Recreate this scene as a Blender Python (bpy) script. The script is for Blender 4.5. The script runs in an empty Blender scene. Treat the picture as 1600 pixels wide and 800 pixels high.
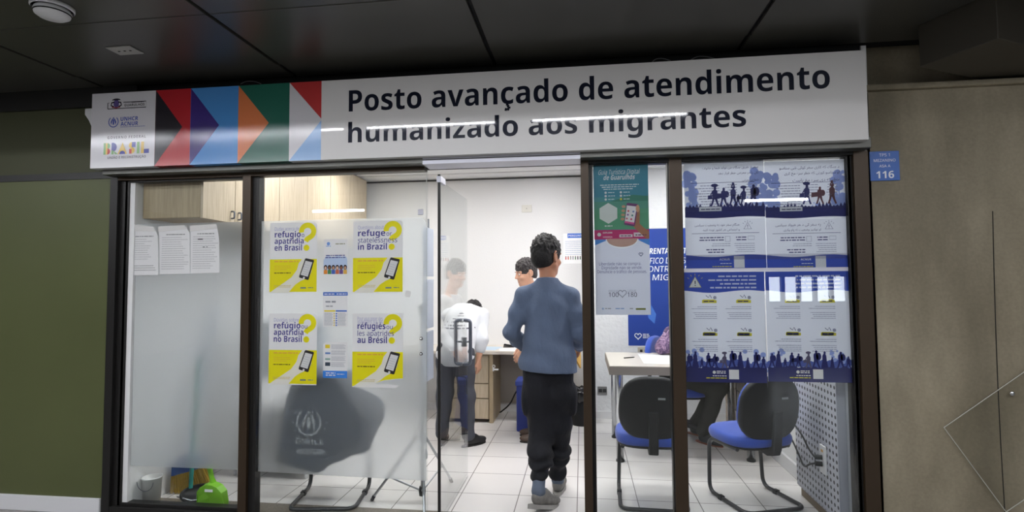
import bpy, math, random
import numpy as np
from mathutils import Vector, Matrix
from mathutils.bvhtree import BVHTree
random.seed(7)
scene = bpy.context.scene
COL = scene.collection
R = math.radians

# ------------------------------------------------------------------ camera
FPX, CAM_H = 849.14, 1.467
YAW, PITCH, ROLL = R(7.307), R(2.747), R(-0.399)
def _axes():
    cy, sy, cp, sp = math.cos(YAW), math.sin(YAW), math.cos(PITCH), math.sin(PITCH)
    f = Vector((-sy*cp, cy*cp, sp)); r = Vector((cy, sy, 0)); u = r.cross(f)
    c, s = math.cos(ROLL), math.sin(ROLL)
    return c*r + s*u, c*u - s*r, f
CR, CU, CF = _axes()
cam_d = bpy.data.cameras.new('camera'); cam_d.sensor_width = 36; cam_d.lens = FPX/1600*36
cam_d.clip_start = 0.05; cam_d.clip_end = 100
cam = bpy.data.objects.new('camera', cam_d); COL.objects.link(cam)
M = Matrix.Identity(4)
for i in range(3):
    M[i][0], M[i][1], M[i][2] = CR[i], CU[i], -CF[i]
M.translation = (0, 0, CAM_H)
cam.matrix_world = M
scene.camera = cam

# ------------------------------------------------------------------ light levels
scene.view_settings.view_transform = 'Standard'
scene.view_settings.look = 'None'
scene.view_settings.gamma = 1
scene.view_settings.use_curve_mapping = False
scene.view_settings.exposure = 0.0
ROOM_LAMP = 33.0       # radiance of the shop's ceiling panels
TUBE_LAMP = 54.0       # corridor line luminaire over the sign
CORR_FILL = 20.0        # unseen strip lights added to brighten the storefront
DAYLIGHT = 11.0        # daylight behind the corridor windows
w = bpy.data.worlds.new('world'); scene.world = w; w.use_nodes = True
w.node_tree.nodes['Background'].inputs[0].default_value = (0.55, 0.6, 0.7, 1)
w.node_tree.nodes['Background'].inputs[1].default_value = 0.4
scene.cycles.use_denoising = True
scene.cycles.max_bounces = 12
scene.cycles.transparent_max_bounces = 24
scene.cycles.transmission_bounces = 10
scene.cycles.sample_clamp_indirect = 6.0
scene.cycles.caustics_reflective = False

# ------------------------------------------------------------------ pixel helpers (points on real planes)
O = Vector((0, 0, CAM_H))
def ray(px, py): return CF + CR*((px-800)/FPX) + CU*((400-py)/FPX)
def aty(px, py, y): v = ray(px, py); return O + v*(y/v.y)
def atz(px, py, z): v = ray(px, py); return O + v*((z-CAM_H)/v.z)
def atx(px, py, x): v = ray(px, py); return O + v*(x/v.x)

# ------------------------------------------------------------------ materials
def lin(c): 
    c = c/255.0
    return c/12.92 if c <= 0.04045 else ((c+0.055)/1.055)**2.4
def rgb(r, g, b): return (lin(r), lin(g), lin(b))
MATS = {}
def new_mat(name):
    m = bpy.data.materials.new(name); m.use_nodes = True
    nt = m.node_tree
    return m, nt, nt.nodes['Principled BSDF'], nt.nodes['Material Output']
def mat(name, col, rough=0.5, metal=0.0, spec=0.5, bump=None, var=None, coat=0.0, sheen=0.0, sub=0.0):
    if name in MATS: return MATS[name]
    m, nt, b, out = new_mat(name)
    b.inputs['Base Color'].default_value = (*col, 1)
    b.inputs['Roughness'].default_value = rough
    b.inputs['Metallic'].default_value = metal
    b.inputs['Specular IOR Level'].default_value = spec
    b.inputs['Coat Weight'].default_value = coat
    b.inputs['Coat Roughness'].default_value = 0.03
    b.inputs['Sheen Weight'].default_value = sheen
    if sub:
        b.inputs['Subsurface Weight'].default_value = sub
        b.inputs['Subsurface Radius'].default_value = (0.01, 0.004, 0.002)
        b.inputs['Subsurface Scale'].default_value = 1.0
    tc = nt.nodes.new('ShaderNodeTexCoord')
    def noise(scale, stretch, detail=4):
        mp = nt.nodes.new('ShaderNodeMapping'); mp.inputs['Scale'].default_value = stretch
        nt.links.new(tc.outputs['Object'], mp.inputs['Vector'])
        n = nt.nodes.new('ShaderNodeTexNoise'); n.inputs['Scale'].default_value = scale
        n.inputs['Detail'].default_value = detail
        nt.links.new(mp.outputs['Vector'], n.inputs['Vector'])
        return n
    if var:                       # (scale, amount, stretch) colour variation
        n = noise(var[0], var[2] if len(var) > 2 else (1, 1, 1))
        cr = nt.nodes.new('ShaderNodeValToRGB')
        a = var[1]
        cr.color_ramp.elements[0].position = 0.3; cr.color_ramp.elements[1].position = 0.7
        cr.color_ramp.elements[0].color = (*[c*(1-a) for c in col], 1)
        cr.color_ramp.elements[1].color = (*[min(1, c*(1+a)) for c in col], 1)
        nt.links.new(n.outputs['Fac'], cr.inputs['Fac'])
        nt.links.new(cr.outputs['Color'], b.inputs['Base Color'])
    if bump:                      # (scale, strength, stretch)
        n = noise(bump[0], bump[2] if len(bump) > 2 else (1, 1, 1))
        bp = nt.nodes.new('ShaderNodeBump'); bp.inputs['Strength'].default_value = bump[1]
        bp.inputs['Distance'].default_value = bump[3] if len(bump) > 3 else 0.01
        nt.links.new(n.outputs['Fac'], bp.inputs['Height'])
        nt.links.new(bp.outputs['Normal'], b.inputs['Normal'])
    MATS[name] = m
    return m
def emit(name, col, strength):
    if name in MATS: return MATS[name]
    m, nt, b, out = new_mat(name)
    nt.nodes.remove(b)
    e = nt.nodes.new('ShaderNodeEmission'); e.inputs[0].default_value = (*col, 1); e.inputs[1].default_value = strength
    nt.links.new(e.outputs[0], out.inputs[0]); MATS[name] = m
    return m
def glass(name, tint=(0.97, 0.985, 0.98), f0=0.04, rough=0.0):
    if name in MATS: return MATS[name]
    m, nt, b, out = new_mat(name); nt.nodes.remove(b)
    g = nt.nodes.new('ShaderNodeNewGeometry')
    d = nt.nodes.new('ShaderNodeVectorMath'); d.operation = 'DOT_PRODUCT'
    nt.links.new(g.outputs['Normal'], d.inputs[0]); nt.links.new(g.outputs['Incoming'], d.inputs[1])
    def mth(op, a, bb):
        n = nt.nodes.new('ShaderNodeMath'); n.operation = op
        for i, v in enumerate((a, bb)):
            if v is None: continue
            if isinstance(v, (int, float)): n.inputs[i].default_value = v
            else: nt.links.new(v, n.inputs[i])
        return n.outputs[0]
    c = mth('ABSOLUTE', d.outputs['Value'], None)
    f = mth('ADD', mth('MULTIPLY', mth('POWER', mth('SUBTRACT', 1.0, c), 5.0), 1-f0), f0)
    t = nt.nodes.new('ShaderNodeBsdfTransparent'); t.inputs[0].default_value = (*tint, 1)
    gl = nt.nodes.new('ShaderNodeBsdfGlossy'); gl.inputs['Roughness'].default_value = rough
    mx = nt.nodes.new('ShaderNodeMixShader')
    nt.links.new(f, mx.inputs[0]); nt.links.new(t.outputs[0], mx.inputs[1]); nt.links.new(gl.outputs[0], mx.inputs[2])
    nt.links.new(mx.outputs[0], out.inputs[0]); MATS[name] = m
    return m
def frosted(name):
    m, nt, b, out = new_mat(name); nt.nodes.remove(b)
    rf = nt.nodes.new('ShaderNodeBsdfRefraction'); rf.inputs['Roughness'].default_value = 0.31; rf.inputs['IOR'].default_value = 1.42
    rf.inputs['Color'].default_value = (0.96, 0.97, 0.985, 1)
    tr = nt.nodes.new('ShaderNodeBsdfTranslucent'); tr.inputs[0].default_value = (0.94, 0.95, 0.96, 1)
    df = nt.nodes.new('ShaderNodeBsdfDiffuse'); df.inputs[0].default_value = (0.88, 0.9, 0.9, 1)
    m1 = nt.nodes.new('ShaderNodeMixShader'); m1.inputs[0].default_value = 0.27
    m2 = nt.nodes.new('ShaderNodeMixShader'); m2.inputs[0].default_value = 0.17
    nt.links.new(rf.outputs[0], m1.inputs[1]); nt.links.new(tr.outputs[0], m1.inputs[2])
    nt.links.new(m1.outputs[0], m2.inputs[1]); nt.links.new(df.outputs[0], m2.inputs[2])
    geo = nt.nodes.new('ShaderNodeNewGeometry'); m3 = nt.nodes.new('ShaderNodeMixShader')       # the milky layer lies on the entry face only
    nt.links.new(geo.outputs['Backfacing'], m3.inputs[0]); nt.links.new(m2.outputs[0], m3.inputs[1]); nt.links.new(rf.outputs[0], m3.inputs[2])
    nt.links.new(m3.outputs[0], out.inputs[0]); MATS[name] = m
    return m
def ink(r, g, b, rough=0.45, paper=True):
    """Printed paper of one flat colour, a little translucent."""
    name = 'ink_%d_%d_%d%s' % (r, g, b, '' if paper else 'v')
    if name in MATS: return MATS[name]
    m, nt, bs, out = new_mat(name)
    c = [min(0.92, x*1.12) for x in rgb(r, g, b)]
    bs.inputs['Base Color'].default_value = (*c, 1); bs.inputs['Roughness'].default_value = rough
    bs.inputs['Specular IOR Level'].default_value = 0.3
    if paper:
        tr = nt.nodes.new('ShaderNodeBsdfTranslucent'); tr.inputs[0].default_value = (*c, 1)
        mx = nt.nodes.new('ShaderNodeMixShader'); mx.inputs[0].default_value = 0.36
        nt.links.new(bs.outputs[0], mx.inputs[1]); nt.links.new(tr.outputs[0], mx.inputs[2]); nt.links.new(mx.outputs[0], out.inputs[0])
    MATS[name] = m
    return m
def wood(name, c1, c2, stretch=(18, 18, 1.2), rough=0.45):
    if name in MATS: return MATS[name]
    m, nt, b, out = new_mat(name)
    tc = nt.nodes.new('ShaderNodeTexCoord'); mp = nt.nodes.new('ShaderNodeMapping'); mp.inputs['Scale'].default_value = stretch
    n = nt.nodes.new('ShaderNodeTexNoise'); n.inputs['Scale'].default_value = 4; n.inputs['Detail'].default_value = 6
    cr = nt.nodes.new('ShaderNodeValToRGB'); cr.color_ramp.elements[0].position = 0.35; cr.color_ramp.elements[1].position = 0.68
    cr.color_ramp.elements[0].color = (*c1, 1); cr.color_ramp.elements[1].color = (*c2, 1)
    nt.links.new(tc.outputs['Object'], mp.inputs[0]); nt.links.new(mp.outputs[0], n.inputs['Vector'])
    nt.links.new(n.outputs['Fac'], cr.inputs[0]); nt.links.new(cr.outputs[0], b.inputs['Base Color'])
    b.inputs['Roughness'].default_value = rough; MATS[name] = m
    return m
def tiles(name, size, x0, y0, col, grout, rough=0.18, gw=0.006):
    m, nt, b, out = new_mat(name)
    tc = nt.nodes.new('ShaderNodeTexCoord'); mp = nt.nodes.new('ShaderNodeMapping')
    mp.inputs['Location'].default_value = (-x0, -y0, 0)
    nt.links.new(tc.outputs['Object'], mp.inputs[0])
    br = nt.nodes.new('ShaderNodeTexBrick'); br.offset = 0; br.squash = 1
    br.inputs['Scale'].default_value = 1; br.inputs['Brick Width'].default_value = size; br.inputs['Row Height'].default_value = size
    br.inputs['Mortar Size'].default_value = gw/2; br.inputs['Mortar Smooth'].default_value = 0.1; br.inputs['Bias'].default_value = -0.4
    br.inputs['Color1'].default_value = (*col, 1); br.inputs['Color2'].default_value = (*[c*0.96 for c in col], 1); br.inputs['Mortar'].default_value = (*grout, 1)
    nt.links.new(mp.outputs[0], br.inputs['Vector'])
    nt.links.new(br.outputs['Color'], b.inputs['Base Color'])
    b.inputs['Roughness'].default_value = rough; b.inputs['Specular IOR Level'].default_value = 0.5
    return m

# ------------------------------------------------------------------ mesh builder
class MB:
    def __init__(s): s.v = []; s.f = []; s.m = []; s.mats = []; s.sm = []
    def mi(s, m):
        if m not in s.mats: s.mats.append(m)
        return s.mats.index(m)
    def add(s, vs, fs, m, smooth=False):
        k = len(s.v); s.v += [tuple(p) for p in vs]; i = s.mi(m)
        for f in fs: s.f.append([a+k for a in f]); s.m.append(i); s.sm.append(smooth)
        return s
    def box(s, x0, x1, y0, y1, z0, z1, m, M=None):
        p = [(x, y, z) for z in (z0, z1) for y in (y0, y1) for x in (x0, x1)]
        if M: p = [M @ Vector(q) for q in p]
        return s.add(p, [(0, 2, 3, 1), (4, 5, 7, 6), (0, 1, 5, 4), (2, 6, 7, 3), (0, 4, 6, 2), (1, 3, 7, 5)], m)
    def tube(s, pts, r, m, n=10, close=False, caps=True):
        pts = [Vector(p) for p in pts]; N = len(pts); rr = r if isinstance(r, (list, tuple)) else [r]*N
        vs = []; t0 = None; nrm = None
        for i, p in enumerate(pts):
            a = pts[(i-1) % N] if (i or close) else p; b = pts[(i+1) % N] if (i < N-1 or close) else p
            t = (b-a).normalized()
            if nrm is None:
                nrm = t.orthogonal().normalized()
            else:
                q = t0.rotation_difference(t); nrm = q @ nrm
            t0 = t; bn = t.cross(nrm)
            for k in range(n):
                an = 2*math.pi*k/n; vs.append(p + (nrm*math.cos(an) + bn*math.sin(an))*rr[i])
        fs = []
        for i in range(N if close else N-1):
            for k in range(n):
                a, b = i*n+k, i*n+(k+1) % n; c, d = ((i+1) % N)*n+(k+1) % n, ((i+1) % N)*n+k
                fs.append((a, b, c, d))
        s.add(vs, fs, m, True)
        if caps and not close:
            s.add(vs[:n], [tuple(range(n-1, -1, -1))], m); s.add(vs[-n:], [tuple(range(n))], m)
        return s
    def lathe(s, prof, c, m, n=24, M=None):
        vs = []
        for r, z in prof:
            for k in range(n):
                a = 2*math.pi*k/n; p = Vector((r*math.cos(a), r*math.sin(a), z))
                if M: p = M @ p
                vs.append(p + Vector(c))
        fs = [(i*n+k, i*n+(k+1) % n, (i+1)*n+(k+1) % n, (i+1)*n+k) for i in range(len(prof)-1) for k in range(n)]
        return s.add(vs, fs, m, True)
    def prism(s, poly, d, m, M=None):
        """poly: 3D points of one face; extruded by vector d."""
        n = len(poly); P = [Vector(p) for p in poly]; Q = [p+Vector(d) for p in P]
        if M: P = [M@p for p in P]; Q = [M@p for p in Q]
        return s.add(P+Q, [tuple(range(n-1, -1, -1)), tuple(range(n, 2*n))] + [(i, (i+1) % n, n+(i+1) % n, n+i) for i in range(n)], m)
    def build(s, name, parent=None, bev=0, loc=None, sub=0):
        me = bpy.data.meshes.new(name); me.from_pydata(s.v, [], s.f)
        for m in s.mats: me.materials.append(m)
        me.polygons.foreach_set('material_index', s.m); me.polygons.foreach_set('use_smooth', s.sm); me.update()
        o = bpy.data.objects.new(name, me); COL.objects.link(o)
        if parent:
            o.parent = parent
            o.matrix_parent_inverse = parent_matrix(parent).inverted()
        if loc: o.location = loc
        if bev:
            b = o.modifiers.new('bevel', 'BEVEL'); b.width = bev; b.segments = 2; b.limit_method = 'ANGLE'; b.angle_limit = R(40)
        if sub:
            b = o.modifiers.new('subdivision', 'SUBSURF'); b.levels = sub; b.render_levels = sub
        return o
def parent_matrix(p):
    m = Matrix.LocRotScale(p.location, p.rotation_euler, p.scale)
    return (parent_matrix(p.parent) @ p.matrix_parent_inverse @ m) if p.parent else m
def tag(o, label, cat, group=None):
    o['label'] = label; o['category'] = cat
    if group: o['group'] = group
    return o
def thing(name, label, cat, loc=(0, 0, 0), group=None, rz=0):
    o = bpy.data.objects.new(name, None); COL.objects.link(o); o.location = loc; o.rotation_euler = (0, 0, rz); o.empty_display_size = 0.1
    return tag(o, label, cat, group)
def structure(o):
    o['kind'] = 'structure'; return o
def copy_tree(o, parent=None):
    c = o.copy(); COL.objects.link(c)
    if parent: c.parent = parent
    for ch in [x for x in scene.objects if x.parent is o]: copy_tree(ch, c)
    return c
def arc(c, r, a0, a1, n=16, ax=((1, 0, 0), (0, 0, 1))):
    u, v = Vector(ax[0]), Vector(ax[1]); c = Vector(c)
    return [c + u*(r*math.cos(R(a0+(a1-a0)*i/n))) + v*(r*math.sin(R(a0+(a1-a0)*i/n))) for i in range(n+1)]
def rounded(pts, r, n=6):
    """polyline with filleted corners"""
    pts = [Vector(p) for p in pts]; out = [pts[0]]
    for i in range(1, len(pts)-1):
        a, b, c = pts[i-1], pts[i], pts[i+1]; u = (a-b).normalized(); v = (c-b).normalized()
        d = min(r, (a-b).length*0.49, (c-b).length*0.49); p, q = b+u*d, b+v*d
        for k in range(n+1):
            t = k/n; out.append(p*(1-t)**2 + b*2*t*(1-t) + q*t*t)
    out.append(pts[-1]); return out

# ------------------------------------------------------------------ lettering
_GL = {}
def glyph(ch, style):
    key = (ch, style)
    if key in _GL: return _GL[key]
    c = ch; off = 0
    if style in ('sans', 'bold'):
        base = {'sans': (0x1D5A0, 0x1D5BA, 0x1D7E2), 'bold': (0x1D5D4, 0x1D5EE, 0x1D7EC)}[style]
        if 'A' <= ch <= 'Z': c = chr(base[0]+ord(ch)-65)
        elif 'a' <= ch <= 'z': c = chr(base[1]+ord(ch)-97)
        elif '0' <= ch <= '9': c = chr(base[2]+ord(ch)-48)
    def mk(t):
        cu = bpy.data.curves.new('lettering', 'FONT'); cu.body = t; cu.size = 1; cu.resolution_u = 3; cu.offset = off
        ob = bpy.data.objects.new('lettering', cu)
        me = bpy.data.meshes.new_from_object(ob)
        vs = [(v.co.x, v.co.y) for v in me.vertices]; fs = [tuple(p.vertices) for p in me.polygons]
        bpy.data.objects.remove(ob); bpy.data.curves.remove(cu); bpy.data.meshes.remove(me)
        return vs, fs
    v1, f1 = mk(c); v2, _ = mk(c+c)
    if v1:
        adv = max(p[0] for p in v2)-max(p[0] for p in v1)
    else:
        adv = 0.28
    _GL[key] = (v1, f1, adv)
    return _GL[key]
ACC = {'á': ('a', 'ac'), 'é': ('e', 'ac'), 'í': ('i', 'ac'), 'ó': ('o', 'ac'), 'ú': ('u', 'ac'), 'ã': ('a', 'ti'), 'õ': ('o', 'ti'), 'ç': ('c', 'ce'),
       'Á': ('A', 'AC'), 'Ã': ('A', 'TI'), 'Ç': ('C', 'ce'), 'ê': ('e', 'ci'), 'Í': ('I', 'AC')}
def typeset(s, style='sans', track=0.0):
    x = 0; V = []; F = []
    bw = 0.06 if style == 'sans' else 0.11
    for ch in s:
        acc = None
        if ch in ACC and style != 'plain': ch, acc = ACC[ch]
        v, f, adv = glyph(ch, style)
        k = len(V); V += [(a+x, b) for a, b in v]; F += [tuple(i+k for i in q) for q in f]
        if acc and v:
            xs = [a for a, b in v]; cx = x+(min(xs)+max(xs))/2; k = len(V)
            if acc in ('ac', 'AC'):
                y = 0.60 if acc == 'ac' else 0.76
                if ch == 'i': y = 0.74
                V += [(cx-0.05, y), (cx-0.05+bw, y), (cx+0.06+bw, y+0.15), (cx+0.04, y+0.15)]
                F.append((k, k+1, k+2, k+3))
            elif acc in ('ti', 'TI'):
                y = 0.62 if acc == 'ti' else 0.77
                n = 8
                for i in range(n+1):
                    t = i/n; yy = y+0.05+0.035*math.sin(t*2*math.pi); V += [(cx-0.15+0.3*t, yy-bw*0.4), (cx-0.15+0.3*t, yy+bw*0.4)]
                for i in range(n): a = k+2*i; F.append((a, a+2, a+3, a+1))
            elif acc == 'ci':
                V += [(cx-0.14, 0.6), (cx, 0.74), (cx+0.14, 0.6), (cx+0.07, 0.6), (cx, 0.67), (cx-0.07, 0.6)]; F.append((k, k+5, k+4, k+1)); F.append((k+1, k+4, k+3, k+2))
            else:
                pts = [(cx, 0.0), (cx-0.01, -0.06), (cx+0.06, -0.09), (cx+0.06, -0.16), (cx-0.01, -0.19), (cx-0.09, -0.17)]
                for i in range(len(pts)-1):
                    (x1, y1), (x2, y2) = pts[i], pts[i+1]; L = math.hypot(x2-x1, y2-y1); nx, ny = -(y2-y1)/L*bw*0.42, (x2-x1)/L*bw*0.42
                    k = len(V); V += [(x1-nx, y1-ny), (x2-nx, y2-ny), (x2+nx, y2+ny), (x1+nx, y1+ny)]; F.append((k, k+1, k+2, k+3))
        x += adv + track
    return V, F, x
FARSI = {'ا': (0xFE8D, 2), 'آ': (0xFE81, 2), 'ب': (0xFE8F, 4), 'پ': (0xFB56, 4), 'ت': (0xFE95, 4), 'ج': (0xFE9D, 4), 'چ': (0xFB7A, 4), 'ح': (0xFEA1, 4), 'خ': (0xFEA5, 4),
 'د': (0xFEA9, 2), 'ذ': (0xFEAB, 2), 'ر': (0xFEAD, 2), 'ز': (0xFEAF, 2), 'س': (0xFEB1, 4), 'ش': (0xFEB5, 4), 'ص': (0xFEB9, 4), 'ض': (0xFEBD, 4), 'ط': (0xFEC1, 4), 'ع': (0xFEC9, 4),
 'ف': (0xFED1, 4), 'ق': (0xFED5, 4), 'ک': (0xFB8E, 4), 'گ': (0xFB92, 4), 'ل': (0xFED9, 4), 'م': (0xFEE1, 4), 'ن': (0xFEE5, 4), 'و': (0xFEED, 2), 'ه': (0xFEE9, 4), 'ی': (0xFBFC, 4)}
def farsi(s):
    out = []
    for i, ch in enumerate(s):
        if ch not in FARSI: out.append(ch); continue
        code, n = FARSI[ch]
        prev = i > 0 and s[i-1] in FARSI and FARSI[s[i-1]][1] == 4
        nxt = i < len(s)-1 and s[i+1] in FARSI
        if n == 2: k = 1 if prev else 0
        else: k = 3 if (prev and nxt) else 1 if prev else 2 if nxt else 0
        out.append(chr(code+k))
    return ''.join(reversed(out))

# ------------------------------------------------------------------ flat printing on a plane facing the corridor
LAY = 0.0005
class Print(MB):
    """Flat shapes in (x, z) on the plane y, layer by layer towards the corridor."""
    def __init__(s, y): super().__init__(); s.y = y; s.k = 0
    def poly(s, pts, m, layer=1):
        s.k += 1; yy = s.y - LAY*layer - min(s.k, 90)*4e-6
        a = sum(pts[i][0]*pts[(i+1) % len(pts)][1]-pts[(i+1) % len(pts)][0]*pts[i][1] for i in range(len(pts)))
        if a < 0: pts = pts[::-1]
        return s.add([(p[0], yy, p[1]) for p in pts], [tuple(range(len(pts)))], m)
    def rect(s, x0, x1, z0, z1, m, layer=1): return s.poly([(x0, z0), (x1, z0), (x1, z1), (x0, z1)], m, layer)
    def disc(s, cx, cz, rx, m, layer=1, rz=None, n=20, a0=0, a1=360):
        rz = rz or rx
        pts = [(cx+rx*math.cos(R(a0+(a1-a0)*i/n)), cz+rz*math.sin(R(a0+(a1-a0)*i/n))) for i in range(n if a1-a0 == 360 else n+1)]
        return s.poly(pts, m, layer)
    def stroke(s, pts, wd, m, layer=1, close=False, ends=True):
        P = [Vector((p[0], p[1])) for p in pts]; N = len(P); L = []
        for i in range(N):
            a = P[(i-1) % N] if (i or close) else P[i]; b = P[(i+1) % N] if (i < N-1 or close) else P[i]
            t = (b-a); t = t.normalized() if t.length else Vector((1, 0)); n = Vector((-t.y, t.x))*wd/2
            L.append((P[i]+n, P[i]-n))
        for i in range(N if close else N-1):
            j = (i+1) % N; s.poly([tuple(L[i][0]), tuple(L[i][1]), tuple(L[j][1]), tuple(L[j][0])], m, layer)
        return s
    def text(s, t, x0, z0, m, width=None, size=None, style='sans', layer=2, shear=0.0, center=None, right=None, track=0.0, squash=1.0):
        """size = em; with only width the em follows; with both the glyphs are stretched to the width."""
        if style == 'farsi': V, F, adv = typeset(farsi(t), 'plain')
        else: V, F, adv = typeset(t, style, track)
        if not V: return s
        xs = [a for a, b in V]; mn, mx = min(xs), max(xs)
        if size is None: size = width/(mx-mn)
        sx = width/(mx-mn) if width else size*squash
        if center is not None: x0 = center-(mx-mn)*sx/2
        if right is not None: x0 = right-(mx-mn)*sx
        yy = s.y-LAY*layer
        s.add([(x0+(a-mn)*sx+b*size*shear, yy, z0+b*size) for a, b in V], F, m); return s
    def words(s, x0, x1, z, h, m, layer=2, seed=0, ragged=0.15, rtl=False):
        """one line of small print: word-long dashes"""
        rn = random.Random(seed); x = x0; end = x1-(x1-x0)*ragged*rn.random()
        while x < end-h*0.5:
            l = min(h*rn.uniform(1.5, 5), end-x); a, b = x, x+l
            if rtl: a, b = x1-(b-x0), x1-(a-x0)
            s.rect(a, b, z, z+h, m, layer); x += l+h*0.7
        return s

# ------------------------------------------------------------------ organic surfaces: blended fields turned into one closed skin
class Field:
    def __init__(s, lo, hi, vox):
        s.lo = np.array(lo, float); s.v = vox; s.n = np.ceil((np.array(hi)-s.lo)/vox).astype(int)+1
        s.g = np.full(s.n, 0.08, np.float32); s.ax = [s.lo[i]+vox*np.arange(s.n[i]) for i in range(3)]
    def _sl(s, lo, hi):
        a = np.clip(np.floor((np.array(lo)-s.lo)/s.v).astype(int), 0, s.n); b = np.clip(np.ceil((np.array(hi)-s.lo)/s.v).astype(int)+1, 0, s.n)
        sl = tuple(slice(a[i], b[i]) for i in range(3))
        return sl, [s.ax[0][sl[0]][:, None, None], s.ax[1][sl[1]][None, :, None], s.ax[2][sl[2]][None, None, :]]
    def _mix(s, sl, d, k, cut):
        g = s.g[sl]
        if g.size == 0: return
        if cut: d = -d; h = np.clip(0.5-0.5*(d-g)/k, 0, 1); s.g[sl] = d*(1-h)+g*h+k*h*(1-h)
        else: h = np.clip(0.5+0.5*(d-g)/k, 0, 1); s.g[sl] = d*(1-h)+g*h-k*h*(1-h)
    def cone(s, p, q, r1, r2, k=0.015, cut=False, fl=None):
        p = np.array(p, float); q = np.array(q, float); m = max(r1, r2)+k+0.03
        sl, (X, Y, Z) = s._sl(np.minimum(p, q)-m, np.maximum(p, q)+m)
        d = q-p; L = max(d@d, 1e-9)
        t = np.clip(((X-p[0])*d[0]+(Y-p[1])*d[1]+(Z-p[2])*d[2])/L, 0, 1)
        dist = np.sqrt((X-p[0]-t*d[0])**2+(Y-p[1]-t*d[1])**2+(Z-p[2]-t*d[2])**2)-(r1+(r2-r1)*t)
        if fl is not None: dist = dist+fl(X, Y, Z, t)
        s._mix(sl, dist, k, cut); return s
    def chain(s, pts, rs, k=0.015, fl=None):
        for i in range(len(pts)-1): s.cone(pts[i], pts[i+1], rs[i], rs[i+1], k, fl=fl)
        return s
    def ell(s, c, r, k=0.02, M=None, cut=False, fl=None):
        c = np.array(c, float); r = np.array(r, float); m = max(r)+k+0.03
        sl, (X, Y, Z) = s._sl(c-m, c+m)
        A = np.eye(3) if M is None else np.array(M)
        P = [(X-c[0])*A[0][i]+(Y-c[1])*A[1][i]+(Z-c[2])*A[2][i] for i in range(3)]
        k0 = np.sqrt(sum((P[i]/r[i])**2 for i in range(3)))+1e-6; k1 = np.sqrt(sum((P[i]/r[i]**2)**2 for i in range(3)))+1e-6
        d = k0*(k0-1)/k1
        if fl is not None: d = d+fl(X, Y, Z, None)
        s._mix(sl, d, k, cut); return s
    def half(s, c, n, k=0.005):
        """keep only the side opposite to n of the plane through c"""
        n = np.array(n, float)/np.linalg.norm(n); sl, (X, Y, Z) = s._sl(s.lo-1, s.lo+9)
        d = (X-c[0])*n[0]+(Y-c[1])*n[1]+(Z-c[2])*n[2]
        s.g = np.maximum(s.g, d.astype(np.float32)); return s
    def mesh(s, name, m, parent=None, M=None):
        g = s.g; sg = g < 0; nx, ny, nz = g.shape
        acc = np.zeros((nx-1, ny-1, nz-1, 3), np.float32); cnt = np.zeros((nx-1, ny-1, nz-1), np.int8)
        cs = [(i, j, k) for i in (0, 1) for j in (0, 1) for k in (0, 1)]
        def c(a, o): return a[o[0]:nx-1+o[0], o[1]:ny-1+o[1], o[2]:nz-1+o[2]]
        S0 = sum(c(sg, o).astype(np.int8) for o in cs); act = (S0 > 0) & (S0 < 8)
        idx = np.argwhere(act)
        vid = -np.ones(act.shape, np.int64); vid[act] = np.arange(len(idx))
        pos = np.zeros((len(idx), 3)); num = np.zeros(len(idx))
        for a in cs:
            for ax in range(3):
                if a[ax]: continue
                b = list(a); b[ax] = 1
                va = g[idx[:, 0]+a[0], idx[:, 1]+a[1], idx[:, 2]+a[2]]; vb = g[idx[:, 0]+b[0], idx[:, 1]+b[1], idx[:, 2]+b[2]]
                x = (va < 0) != (vb < 0); t = np.where(x, va/np.where(x, va-vb, 1), 0)
                p = np.tile(np.array(a, float), (len(idx), 1)); p[:, ax] += t
                pos[x] += p[x]; num[x] += 1
        pos = (idx+pos/num[:, None])*s.v+s.lo
        quads = []
        for ax in range(3):
            o1, o2 = [(1, 2), (2, 0), (0, 1)][ax]
            sla = [slice(1, -1)]*3; sla[ax] = slice(0, -1); slb = list(sla); slb[ax] = slice(1, None)
            A = sg[tuple(sla)]; B = sg[tuple(slb)]
            e = np.argwhere(A != B); off = np.ones(3, int); off[ax] = 0; e0 = e+off
            def vi(d1, d2):
                q = e0.copy(); q[:, o1] += d1; q[:, o2] += d2; return vid[q[:, 0], q[:, 1], q[:, 2]]
            Q = np.stack([vi(-1, -1), vi(0, -1), vi(0, 0), vi(-1, 0)], 1)
            flip = ~A[tuple(e.T)]; Q[flip] = Q[flip][:, ::-1]; quads.append(Q)
        Q = np.concatenate(quads); Q = Q[(Q >= 0).all(1)]
        me = bpy.data.meshes.new(name); me.vertices.add(len(pos)); me.vertices.foreach_set('co', pos.astype(np.float32).ravel())
        me.loops.add(Q.size); me.loops.foreach_set('vertex_index', Q.ravel().astype(np.int32))
        me.polygons.add(len(Q)); me.polygons.foreach_set('loop_start', np.arange(0, Q.size, 4, dtype=np.int32))
        me.polygons.foreach_set('use_smooth', np.ones(len(Q), bool)); me.update(calc_edges=True); me.validate()
        me.materials.append(m)
        o = bpy.data.objects.new(name, me); COL.objects.link(o)
        if parent: o.parent = parent          # vertices are already in the parent's own frame
        return o

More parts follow.
